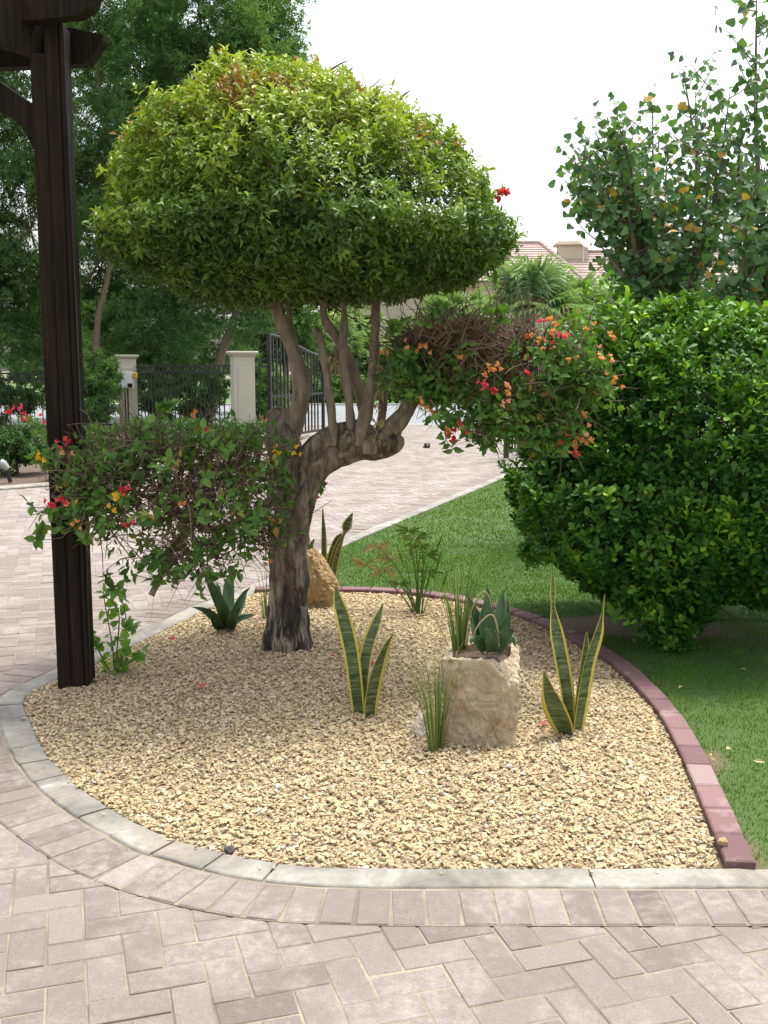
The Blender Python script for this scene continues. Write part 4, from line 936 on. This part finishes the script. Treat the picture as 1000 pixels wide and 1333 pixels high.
# ------------------------------------------------------------------ gate pillars, fence, gate
def pillar(label, x, y, w, h):
    T = Thing('gate_pillar', (x, y, 0), label, 'pillar', 'cream gate pillars'); r = R(17); RZ = rotz(r); o = (x, y, 0)
    mb = MB(); box(mb, (-w/2, -w/2, -.1), (w/2, w/2, h-.10), RZ, .01, o); 
    for s, e in (((-w/2+.09, -w/2-.012, .45), (w/2-.09, -w/2+.01, h-.32)), ((w/2-.01, -w/2+.09, .45), (w/2+.012, w/2-.09, h-.32))): box(mb, s, e, RZ, .008, o)
    T.part('shaft', mb, M['cream'])
    mb = MB(); box(mb, (-w/2-.03, -w/2-.03, h-.10), (w/2+.03, w/2+.03, h-.06), RZ, .008, o); box(mb, (-w/2-.07, -w/2-.07, h-.06), (w/2+.07, w/2+.07, h), RZ, .012, o); T.part('cap', mb, M['cream'])
    mb = MB(); box(mb, (-w/2-.03, -w/2-.03, -.1), (w/2+.03, w/2+.03, .22), RZ, .01, o); T.part('plinth', mb, M['cream'])
    return T
YPR, YPL = 22.0, 27.4
xr = P(317, 560, YPR)[0]; xl = P(168, 560, YPL)[0]
pillar('nearer cream gate pillar with stepped cap, beside the open gate', xr, YPR, .45, 1.97)
pillar('farther cream gate pillar carrying a white box, half behind leaves', xl, YPL, .45, 1.97)
c = P(166, 495, YPL-.45)
T = Thing('meter_box', (c[0], c[1], 1.05), 'white electrical box fixed to the farther cream pillar', 'electrical box'); mb = MB()
box(mb, c+V(-.14, -.08, -.20), c+V(.14, .10, .22), rotz(0), .012); T.part('housing', mb, M['white'])
mb = MB(); box(mb, c+V(.02, -.10, -.18), c+V(.15, -.082, -.08), None, .003); T.part('socket', mb, M['iron'])
mb = MB(); box(mb, c+V(.15, -.06, .05), c+V(.26, .08, .20), None, .02); T.part('yellow_cover', mb, M['yellowp'])
mb = MB(); [tube(mb, [c+V(dx, -.02, -.2), c+V(dx, 0, -.8), c+V(dx, 0, -1.3)], [.02]*3, 6, 6) for dx in (-.07, 0)]; T.part('conduit', mb, M['iron'])
def fence(label, A, B, h, gap=.2):
    A = np.array(A, float); B = np.array(B, float); L = np.linalg.norm(B-A); d = (B-A)/L; ang = math.atan2(d[1], d[0]); RZ = rotz(ang); o = (*A, 0)
    T = Thing('iron_fence', o, label, 'fence', 'black iron fence panels')
    for z in (h-.05, h-.20, .14):
        mb = MB(); box(mb, (0, -.02, z), (L, .02, z+.045), RZ, 0, o); T.part('rail', mb, M['iron'])
    mb = MB()
    for i in range(int(L/gap)): box(mb, (i*gap+.05, -.011, .02), (i*gap+.072, .011, h-.05), RZ, 0, o)
    for i in range(int(L/gap)-1):   # rings between the upper rails
        a = np.linspace(0, 6.283, 9); cx = i*gap+.126; ring = np.c_[cx+.045*np.cos(a), np.zeros(9), h-.105+.045*np.sin(a)]@RZ.T+np.array(o); tube(mb, ring, [.006]*9, 12, 4, cap=False)
    T.part('bar_panel', mb, M['iron']); return T
fence('black iron fence panel between the two cream pillars', (xl+.27, YPL-.1), (xr-.25, YPR+.1), 1.70, .27)
fx = P(-40, 560, 26)[0]
fence('black iron fence panel left of the timber post', (fx-1.5, 25.2), (xl-.3, YPL-.1), 1.52)
def gate(label, A, B, h0, h1, gap=.20, post=True):
    A = np.array(A, float); B = np.array(B, float); L = np.linalg.norm(B-A); d = (B-A)/L; ang = math.atan2(d[1], d[0]); RZ = rotz(ang); o = (*A, 0)
    T = Thing('iron_gate', o, label, 'gate', 'black iron gate leaves')
    hs = lambda s: h1+(h0-h1)*(.5+.5*math.cos(math.pi*min(1, s/L)))
    mb = MB(); box(mb, (-.04, -.04, .05), (.04, .04, h0+.03), RZ, .006, o); T.part('hinge_stile', mb, M['iron'])
    mb = MB(); box(mb, (L-.035, -.035, .05), (L+.035, .035, h1+.02), RZ, .006, o); T.part('lock_stile', mb, M['iron'])
    mb = MB(); s = np.linspace(.04, L-.03, 24); q = np.c_[s, 0*s, [hs(x) for x in s]]@RZ.T+np.array(o); tube(mb, q, [.03]*24, 30, 6); T.part('top_rail', mb, M['iron'])
    for z in (.12, 1.0):
        mb = MB(); box(mb, (.04, -.018, z), (L-.036, .018, z+.05), RZ, 0, o); T.part('rail', mb, M['iron'])
    mb = MB()
    for i in range(1, int(L/gap)): x = i*gap; box(mb, (x-.015, -.015, .12), (x+.015, .015, hs(x)), RZ, 0, o)
    T.part('bar_panel', mb, M['iron']); return T
gx0 = P(352, 560, 22.2)[0]; gx1 = P(421, 560, 25.2)[0]
gate('tall black iron gate leaf with swooping top, standing open beside the pillar', (gx0, 22.2), (gx1, 25.2), 2.32, 1.93)
fence('narrow black iron fence panel between pillar and open gate', (xr+.3, 22.05), (gx0-.06, 22.2), 1.83, .15)
g2 = G(659, 600); gate('black iron gate leaf edge on, showing only its post beside the hedge', (g2[0], g2[1]), (g2[0]+1.2, g2[1]+3.0), 2.0, 1.75)
c = G(556, 583, .0)
T = Thing('gate_stop', c, 'small black gate stop standing alone on the paved driveway', 'gate stop'); mb = MB(); box(mb, c+V(-.06, -.05, .0), c+V(.06, .05, .10), None, .015); box(mb, c+V(-.085, -.04, 0), c+V(-.062, .04, .03), None, .006); T.part('body', mb, M['iron'])
mb = MB(); box(mb, c+V(-.01, -.056, .045), c+V(.03, -.052, .085)); T.part('reflector', mb, M['grey'])
c = G(14, 628, 0); T = Thing('garden_spotlight', c, 'small black garden spotlight with grey head in the planting at the far left', 'garden light')
mb = MB(); tube(mb, [c, c+V(-.03, 0, .12), c+V(-.05, 0, .2)], [.03, .03, .035], 8, 10); T.part('stake', mb, M['iron']); mb = MB(); tube(mb, [c+V(-.02, -.02, .19), c+V(-.09, -.03, .26), c+V(-.13, -.04, .29)], [.04, .065, .06], 8, 12); T.part('head', mb, M['grey'])

# ------------------------------------------------------------------ background trees and shrubs
def blob_tree(name, label, cat, base, trunk_pts, blobs, shoots, leaf, L, W, mat, group=None, nl=7, ang=(20, 85), r0=.14, clump=.55, tint=.45, droop=0.0, sub=26):
    """trunk, limbs to every foliage mass, each mass made of many small leaf sprays"""
    T = Thing(name, base, label, cat, group); mt = MB(); ml = MB()
    tp = np.asarray(trunk_pts, float); tube(mt, tp, np.linspace(r0, r0*.5, len(tp)), 8*len(tp), 9, .18, .06, 3)
    tot = sum(b[1][0]*b[1][2] for b in blobs)
    for c, r in blobs:
        c = np.asarray(c, float); r = np.asarray(r, float)
        if len(tp) > 1: tube(mt, [tp[-1], (tp[-1]+c)/2+RNG.normal(0, .2, 3), c], [r0*.42, r0*.28, r0*.1], 12, 6, .15)
        cn = max(4, int(sub*(r[0]*r[2])**.5/clump)); cen = c+sphere(cn)*r*RNG.uniform(.25, 1, (cn, 1))**.6
        for q in cen[::3]: tube(mt, [c, (c+q)/2+RNG.normal(0, .1, 3), q], [r0*.12, r0*.08, .008], 7, 4, cap=False)
        n = int(shoots*r[0]*r[2]/tot); ci = RNG.integers(0, cn, n)
        d = sphere(n); p = cen[ci]+d*clump*RNG.uniform(.2, 1.0, (n, 1))*V(1, 1, .75); ax = d*.5+unit(p-c)*.5+V(0, 0, .35-droop)+RNG.normal(0, .3, p.shape)
        rosettes(ml, leaf, p, ax, nl, ang, L, W, tint+.22*vnoise(p, .8, 7)+RNG.normal(0, .08, n), .02, .3-droop, .12)
    T.part('trunk', mt, M['stem'], smooth=True); T.part('crown', ml, M[mat]); return T
def PB(px, py, Y, rx, rz, dy=.8): return (P(px, py, Y), (rx*Y/F, max(1.0, rx*Y/F*dy), rz*Y/F))
gp = 'dense evergreen trees beyond the fence'
Y = 28.6; b0 = P(128, 560, Y); b0[2] = -.02
blob_tree('evergreen_tree', 'dense narrow leaved evergreen rising behind the timber post, thin leaning trunk in view', 'tree', b0, [b0, P(126, 430, Y), P(140, 365, Y), P(146, 310, Y)],
 [PB(70, 120, Y, 115, 140), PB(150, 240, Y, 85, 110), PB(40, 300, Y, 85, 110), PB(60, 420, Y+2, 70, 60), PB(110, -40, Y, 140, 90)], 11500, 'narrow', (.11, .19), (.16, .24), 'tree', gp, 7, (15, 75), .11, .5, .5)
Y = 30; b0 = P(268, 560, Y); b0[2] = -.02
blob_tree('evergreen_tree', 'tall evergreen with reddish trunk leaning right beside the nearer cream pillar', 'tree', b0, [b0, P(286, 470, Y), P(303, 420, Y), P(312, 380, Y)],
 [PB(235, 130, Y, 85, 120), PB(285, 55, Y, 60, 70), PB(330, 90, Y, 45, 55), PB(240, 330, Y, 85, 90), PB(325, 400, Y, 45, 40), PB(200, 440, Y, 70, 60), PB(250, -60, Y, 80, 60)], 12500, 'narrow', (.12, .21), (.16, .24), 'tree', gp, 7, (15, 75), .16, .55, .45)
Y = 35; b0 = P(215, 555, Y); b0[2] = -.02
blob_tree('evergreen_tree', 'rearmost evergreen filling the gap above the two cream pillars', 'tree', b0, [b0, P(214, 470, Y), P(208, 400, Y)],
 [PB(130, 350, Y, 75, 90), PB(170, 60, Y, 100, 110), PB(190, 260, Y, 100, 110), PB(300, 220, Y, 70, 100), PB(170, 420, Y, 90, 70), PB(270, 450, Y, 60, 50), PB(335, 60, Y, 55, 70), PB(378, 100, Y, 32, 50), PB(360, 10, Y, 40, 40)], 14000, 'narrow', (.14, .24), (.18, .26), 'tree', gp, 7, (15, 75), .18, .65, .42)
Y = 29; b0 = P(-60, 560, Y); b0[2] = -.02
blob_tree('evergreen_tree', 'evergreen at the far left, seen under the pergola beams', 'tree', b0, [b0, P(-55, 430, Y), P(-50, 330, Y)],
 [PB(-30, 180, Y, 90, 140), PB(-40, 360, Y, 80, 100), PB(20, 420, Y, 60, 80), PB(-80, 40, Y, 110, 110)], 7500, 'narrow', (.12, .2), (.17, .25), 'tree', gp, 7, (15, 75), .16, .55, .45)
Y = 40; b0 = P(372, 545, Y); b0[2] = -.02
blob_tree('evergreen_tree', 'lighter evergreen glimpsed between the pillar and the old trunk', 'tree', b0, [b0, P(372, 480, Y), P(366, 430, Y)],
 [PB(350, 395, Y, 50, 45), PB(390, 430, Y, 40, 40), PB(330, 460, Y, 40, 40), PB(340, 250, Y, 50, 110)], 4500, 'narrow', (.15, .24), (.2, .3), 'shrub', gp, 7, (15, 75), .16, .6, .4)
# shrubs inside the fence
for label, px, Y, w, h, n, mat in (('tall leafy creeper mass swallowing the left side of the farther pillar', 126, 25.6, 36, 2.35, 1500, 'tree'), ('low dark shrub behind the garden spotlight at the far left', 20, 15.9, 46, 1.0, 1100, 'shrub'), ('low shrub hidden behind the post and left pad', 108, 15.2, 46, .92, 1000, 'shrub'),
    ('dense shrub behind the iron fence, left of the timber post', -10, 28.5, 75, 1.9, 2200, 'tree'), ('dense shrub behind the iron fence, between the two cream pillars', 235, 28.8, 75, 2.0, 2400, 'tree'), ('leafy shrub behind the narrow fence panel and the gate hinge', 345, 27.5, 32, 1.9, 1000, 'tree'),
    ('low shrub in front of the fence between the pillars', 215, 20.6, 60, .75, 1000, 'shrub'), ('low shrub at the foot of the open gate', 318, 20.8, 40, .7, 700, 'shrub')):
    b0 = P(px, 560, Y); b0[2] = 0; rx = w*Y/F
    blob_tree('garden_shrub', label, 'shrub', b0, [b0-V(0, 0, .05), b0+V(0, 0, h*.3)], [(b0+V(-rx*.4, 0, h*.48), (rx*.6, .4, h*.45)), (b0+V(rx*.4, .1, h*.5), (rx*.6, .4, h*.42)), (b0+V(0, -.2, h*.38), (rx*.7, .35, h*.36))], n, 'narrow' if mat == 'tree' else 'point', (.05, .09) if mat != 'tree' else (.1, .17), (.3, .5) if mat != 'tree' else (.17, .25), mat, 'shrubs inside the fence', 6, (20, 90), .03, .16, .4, 0, 12)
# across the road
for label, px, Y, blobs, n, tint in (
    ('light green roadside tree seen between the upright limbs', 462, 56, ((450, 440, 45, 45), (480, 480, 45, 40), (430, 490, 40, 30)), 2600, .5),
  ('rounded roadside tree behind the browned right pad', 550, 58, ((540, 450, 50, 45), (580, 490, 50, 30), (520, 490, 40, 30)), 2600, .4),
      ('wide pale tree far across the road beyond the evergreens', 120, 66, ((60, 440, 90, 60), (190, 440, 90, 60), (120, 500, 110, 30)), 3600, .42)):
    b0 = P(px, 520, Y); b0[2] = -.02
    blob_tree('roadside_tree', label, 'tree', b0, [b0, b0+V(0, 0, 1.2), b0+V(.1, 0, 2.0)], [PB(a, b, Y, c_, d_) for a, b, c_, d_ in blobs], n, 'point', (.22, .42), (.45, .6), 'farleaf', 'trees across the road', 6, (25, 90), .12, .7, tint, 0, 14)
for i, (label, px) in enumerate((('clipped roadside hedge, seen left of the upright limbs', 400), ('clipped roadside hedge, seen under the browned right pad', 580))):
    Y = 50; b0 = P(px, 520, Y); b0[2] = 0
    blob_tree('roadside_hedge', label, 'hedge', b0, [b0-V(0, 0, .05), b0+V(0, 0, .3)], [(b0+V(dx, 0, .62), (1.4, .5, .6)) for dx in (-2.4, -1.2, 0, 1.2, 2.4)], 2400, 'point', (.12, .22), (.5, .7), 'shrub', 'hedges across the road', 6, (25, 90), .04, .3, .75, 0, 20)
# round-leaved saplings on the right
def pix(p):
    p = np.asarray(p, float)-V(0, 0, EYE); z = CT*p[..., 1]-ST*p[..., 2]; return 500+F*p[..., 0]/z, 666.5-F*(CT*p[..., 2]+ST*p[..., 1])/z
def round_tree(label, base, tips, Y, nleaf, Ls):
    T = Thing('round_leaved_tree', base, label, 'tree', 'round leaved trees behind the hedge'); mt = MB(); ml = MB()
    for k, (bx, by, tx, ty, bow) in enumerate(tips):
        dy0 = RNG.uniform(-.9, .9); a = P(bx, by, Y+dy0*.4); b = P(tx, ty, Y+dy0); a0 = np.array(base)+V(RNG.normal(0, .12), RNG.normal(0, .12), 0)
        main = [a0, a, (a+b)/2+V(bow, RNG.normal(0, .15), 0), b]; q = catmull(main, 60); tube(mt, main, [.045, .035, .02, .004], 40, 7, .1)
        s = 12
        while s < 59:
            o = q[s]; out = unit(V(RNG.normal(0, 1), RNG.normal(0, 1), .55)); ln = RNG.uniform(.25, .8)*(1-.25*(s/60.))
            qx, qy = pix(o+out*ln)
            if qx < 722 or (qx < 775 and qy > 285): out = unit(V(abs(out[0]), out[1], out[2])); ln *= .5
            tw = [o, o+out*ln*.5, o+out*ln+V(0, 0, .06)]; tube(mt, tw, [.007, .005, .002], 6, 4, cap=False)
            lp = catmull(tw, int(nleaf*ln/.36)+2)[1:]; lp = lp+RNG.normal(0, .04, lp.shape); N = len(lp)
            dd = RNG.normal(0, .7, (N, 3))+V(0, 0, -.55)+out*.35; nn = RNG.normal(0, .45, (N, 3))+V(0, -.85, .5)
            L = RNG.uniform(*Ls, N); leaves(ml, 'round', lp, dd, nn, L, L*RNG.uniform(.85, 1.05, N), np.clip(RNG.normal(.45, .27, N), 0, 1)); s += RNG.integers(1, 4)
        lp = q[28:]; lp = lp+RNG.normal(0, .045, lp.shape); N = len(lp); L = RNG.uniform(*Ls, N)
        leaves(ml, 'round', lp, RNG.normal(0, .7, (N, 3))-V(0, 0, .4), RNG.normal(0, .5, (N, 3))+V(0, -.7, .5), L, L*.95, np.clip(RNG.normal(.45, .25, N), 0, 1))
    T.part('stems', mt, M['stem'], smooth=True); T.part('crown', ml, M['poplar']); return T
Y = 10.2; b0 = P(850, 560, Y); b0[2] = 0
round_tree('many stemmed tree with round leaves and a few yellow ones, above the hedge', b0, [(830, 330, 735, 235, 0), (835, 350, 752, 205, .05), (840, 360, 775, 170, .05), (838, 340, 790, 180, 0), (835, 330, 750, 270, 0), (842, 350, 815, 185, 0), (840, 400, 765, 200, .1), (845, 430, 802, 170, 0), (850, 420, 850, 140, 0), (860, 420, 905, 120, .1), (870, 430, 935, 150, .1), (830, 440, 775, 310, .05), (880, 440, 950, 230, .1), (820, 450, 790, 280, 0), (855, 440, 870, 190, 0), (880, 430, 925, 190, .1), (840, 420, 790, 220, .05), (850, 430, 835, 200, 0), (890, 430, 890, 90, .1), (880, 430, 950, 120, .1), (900, 440, 985, 300, .1), (865, 440, 905, 320, 0), (850, 440, 830, 270, 0)], Y, 6, (.06, .102))
Y = 9.4; b0 = P(1030, 600, Y); b0[2] = 0
round_tree('taller round leaved tree cut off by the right edge of the photo', b0, [(1010, 420, 985, -20, -.1), (1020, 420, 1020, -60, 0), (1000, 430, 960, 170, -.1), (1010, 430, 1000, 110, 0), (1030, 430, 1060, 0, .1), (1000, 440, 975, 260, -.05), (1030, 420, 1090, 120, .1), (1005, 430, 1005, 230, 0)], Y, 9, (.066, .108))

# ------------------------------------------------------------------ palms
def fan_palm(label, base, crown, nf, fl, mat, trunk_r=.18, up=.3, skirt=False):
    T = Thing('fan_palm', base, label, 'palm tree', 'fan palms across the road'); mt = MB(); base = np.asarray(base); crown = np.asarray(crown)
    tube(mt, [base, (base+crown)/2, crown], [trunk_r*1.2, trunk_r, trunk_r*.9], 24, 10, .15, .05, 2); T.part('trunk', mt, M['stem'], smooth=True)
    mf = MB(); mp = MB(); mdd = MB()
    for i in range(nf+(10 if skirt else 0)):
        dead = i >= nf; az = i*2.4+RNG.uniform(-.2, .2); el = RNG.uniform(-.45, 1.25) if not dead else RNG.uniform(-1.35, -.9)
        d = V(math.cos(az)*math.cos(el), math.sin(az)*math.cos(el), math.sin(el)+up*(not dead)); d = unit(d); pl = fl*RNG.uniform(.45, .7)
        h = crown+d*pl-V(0, 0, .12*pl); tube(mp, [crown, crown+d*pl*.5, h], [.03, .022, .015], 6, 5, cap=False)
        s = unit(np.cross(d, V(0, 0, 1))); nn = np.cross(s, d); N = 26; a = np.linspace(-1.75, 1.75, N); L = fl*RNG.uniform(.55, .75)*(1-.22*np.abs(a)/1.75)
        dd = d*np.cos(a)[:, None]+s*np.sin(a)[:, None]-nn*.12*np.abs(a)[:, None]+RNG.normal(0, .04, (N, 3))-V(0, 0, .12)
        tv = np.repeat(h[None], N, 0); leaves(mdd if dead else mf, 'narrow', tv, dd, np.tile(nn, (N, 1)), L, fl*.085, RNG.uniform(.2, .8, N)+0*a)
        tip = tv+unit(dd)*L[:, None]*.80; leaves(mdd if dead else mf, 'narrow', tip, dd-V(0, 0, .75), np.tile(nn, (N, 1)), L*.42, fl*.028, RNG.uniform(.3, .9, N))
    T.part('stalks', mp, M['stem']); T.part('fronds', mf, M[mat])
    if skirt: T.part('dead_fronds', mdd, M['dry'])
def palm_at(label, px, py, Y, nf, flpx, mat, **k):
    c = P(px, py, Y); fan_palm(label, (c[0], c[1], -.02), c, nf, flpx*Y/F, mat, **k)
palm_at('big fan palm with spiky fronds below the villa roof', 692, 408, 50, 28, 66, 'palm')
palm_at('drooping fan palm left of the big one, under the crown edge', 592, 420, 52, 26, 46, 'palm')
palm_at('yellowing young fan palm between the open gate and the limbs', 408, 452, 53, 18, 36, 'yellowpalm')
palm_at('fan palm with a skirt of dry brown fronds between the limbs', 437, 446, 52, 22, 34, 'palm', skirt=True)
palm_at('small fan palm at the right, beside the round leaved tree', 752, 402, 55, 22, 44, 'palm')

# ------------------------------------------------------------------ villa with tiled hip roof
def hip(mb, x0, x1, y0, y1, ze, zr, rows=16, run=None):
    """tile courses, each lapped over the one below, on all four slopes"""
    hw = (y1-y0)/2; run = run or hw*.95; rx0, rx1 = x0+run, x1-run; ym = (y0+y1)/2
    def slope(a0, a1, b0, b1):
        for i in range(rows):
            f0, f1 = i/rows, (i+1.25)/rows; f1 = min(f1, 1)
            L0, R0 = a0+(b0-a0)*f0, a1+(b1-a1)*f0; L1, R1 = a0+(b0-a0)*f1, a1+(b1-a1)*f1; up = V(0, 0, .07); nseg = max(2, int(np.linalg.norm(R0-L0)/.9))
            s = np.linspace(0, 1, nseg+1)[:, None]; A = L0+(R0-L0)*s+up; B = L1+(R1-L1)*s+up*.1; Cc = A-up
            n = nseg+1; j = np.arange(nseg)
            v = np.vstack((A, B, Cc)); fc = np.vstack((np.c_[j, j+1, j+1+n, j+n], np.c_[j+2*n, j+1+2*n, j+1, j])); mb.add(v, (fc.ravel(), np.full(len(fc), 4)), tint=np.tile(RNG.uniform(0, 1, n), 3)*.6+.2*RNG.uniform(0, 1))
    c00, c10, c11, c01 = V(x0, y0, ze), V(x1, y0, ze), V(x1, y1, ze), V(x0, y1, ze); r0, r1 = V(rx0, ym, zr), V(rx1, ym, zr)
    slope(c00, c10, r0, r1); slope(c10, c11, r1, r1); slope(c11, c01, r1, r0); slope(c01, c00, r0, r0)
    for a, b in ((c00, r0), (c10, r1), (c11, r1), (c01, r0), (r0, r1)):
        n = max(4, int(np.linalg.norm(b-a)/.45))
        for i in range(n):
            p, q = a+(b-a)*i/n, a+(b-a)*(i+1.15)/n; tube(mb, [p+V(0, 0, .07), q+V(0, 0, .05)], [.13, .11], 2, 7, tint=.25)
VX = P(560, 400, 62)[0]; x1 = P(762, 366, 62)[0]; ze = P(700, 366, 62)[2]; zr = P(700, 318, 67)[2]+.05
T = Thing('villa', (8, 66, 0), 'beige villa with pinkish clay tile hip roof and a squat chimney across the road', 'house')
mb = MB(); box(mb, (VX-6, 62.8, -.1), (x1-.8, 71.2, ze-.28)); box(mb, (x1-.79, 66.0, -.1), (27, 73.5, ze-.9)); T.part('wall', mb, M['wall'])
mb = MB(); box(mb, (VX-6.5, 62.3, ze-.277), (x1-.25, 71.7, ze-.003), None, .04); T.part('eave', mb, M['stucco'])
mb = MB(); box(mb, (x1-.24, 65.5, ze-.897), (27.5, 74, ze-.62), None, .04); T.part('eave', mb, M['stucco'])
mb = MB(); hip(mb, VX-6.8, x1, 62, 72, ze, zr, 16, x1-P(703, 318, 67)[0]); rf = T.part('roof', mb, M['tile'])
mb = MB(); hip(mb, x1-4.5, 28, 65.2, 74.4, ze-.62, P(760, 329, 70)[2]); T.part('roof', mb, M['tile'])
cx = P(745, 330, 69.5); mb = MB(); box(mb, cx+V(-.95, -.5, -2.0), cx+V(.95, .5, .45), None, .03); box(mb, cx+V(-1.2, -.7, .452), cx+V(1.2, .7, .62), None, .05); box(mb, cx+V(-1.05, -.6, .622), cx+V(1.05, .6, .74), None, .05); T.part('chimney', mb, M['stucco'], parent=rf)
dx_ = P(760, 316, 68); mb = MB(); a_ = np.linspace(0, 6.283, 18, endpoint=False); dd = V(.5, -.7, .5); dd = unit(dd); s_ = unit(np.cross(dd, V(0, 0, 1))); u_ = np.cross(s_, dd)
for r_a, o_a, r_b, o_b in ((.02, 0, .25, .03), (.25, .03, .42, .11)):
    A = dx_+(s_*np.cos(a_)[:, None]+u_*np.sin(a_)[:, None])*r_a+dd*o_a; B = dx_+(s_*np.cos(a_)[:, None]+u_*np.sin(a_)[:, None])*r_b+dd*o_b; j = np.arange(18); mb.add(np.vstack((A, B)), (np.c_[j, (j+1) % 18, (j+1) % 18+18, j+18].ravel(), np.full(18, 4)))
tube(mb, [dx_, dx_-V(0, 0, 1.2)], [.03, .03], 2, 6); T.part('satellite_dish', mb, M['white'], parent=rf)
for wx in (VX+2.5, VX+5.6):
    fr = MB(); box(fr, (wx-.75, 62.72, 3.9), (wx+.75, 62.797, 5.6), None, .02); w_ = T.part('window', fr, M['stucco'])
    gl = MB(); box(gl, (wx-.62, 62.70, 4.03), (wx+.62, 62.718, 5.47)); T.part('pane', gl, M['glass'], parent=w_)
# lower porch roof beside the palm
mb = MB(); c = P(618, 404, 58); hip(mb, c[0]-2.6, c[0]+2.6, 57, 61.5, c[2]-.5, c[2]+.7, 7); T.part('porch_roof', mb, M['tile'])
mb = MB(); box(mb, (c[0]-2.1, 57.5, -.1), (c[0]+2.1, 61, c[2]-.52)); T.part('porch', mb, M['wall'])

# ------------------------------------------------------------------ camera, sun, sky
cam = bpy.data.cameras.new('camera'); co = bpy.data.objects.new('camera', cam); COL.objects.link(co); sc.camera = co
cam.sensor_fit = 'VERTICAL'; cam.sensor_height = 36.0; cam.lens = F/1333*36.0; cam.clip_start = .05; cam.clip_end = 2000
co.location = (0, 0, EYE); co.rotation_euler = (math.pi/2-TILT, 0, 0)
SD = unit(V(.22, .25, 1.0)); ELEV = math.asin(SD[2])
sl = bpy.data.lights.new('sun', 'SUN'); so = bpy.data.objects.new('sun', sl); COL.objects.link(so)
sl.energy = 2.0; sl.angle = R(14); sl.color = (1, .955, .88)
so.rotation_euler = Vector(SD).to_track_quat('Z', 'Y').to_euler()
w = bpy.data.worlds.new('World'); sc.world = w; w.use_nodes = True; nt = w.node_tree
sky = nt.nodes.new('ShaderNodeTexSky'); sky.sky_type = 'NISHITA'; sky.sun_disc = False; sky.sun_elevation = ELEV; sky.sun_rotation = math.atan2(SD[0], SD[1]); sky.dust_density = 4.0; sky.air_density = 1.3; sky.ozone_density = .6
hs = nt.nodes.new('ShaderNodeHueSaturation'); hs.inputs['Saturation'].default_value = .30
nt.links.new(sky.outputs['Color'], hs.inputs['Color']); bg = nt.nodes['Background']; nt.links.new(hs.outputs['Color'], bg.inputs['Color']); bg.inputs['Strength'].default_value = .15
sc.view_settings.view_transform = 'Standard'; sc.view_settings.look = 'None'; sc.view_settings.exposure = 1.1; sc.view_settings.gamma = 1.0
cy = sc.cycles if hasattr(sc, 'cycles') else None
sc.render.engine = 'CYCLES'
sc.cycles.max_bounces = 7; sc.cycles.diffuse_bounces = 4; sc.cycles.transmission_bounces = 4; sc.cycles.caustics_reflective = False; sc.cycles.caustics_refractive = False
sc.cycles.use_denoising = True
try: sc.cycles.denoiser = 'OPENIMAGEDENOISE'
except Exception: pass
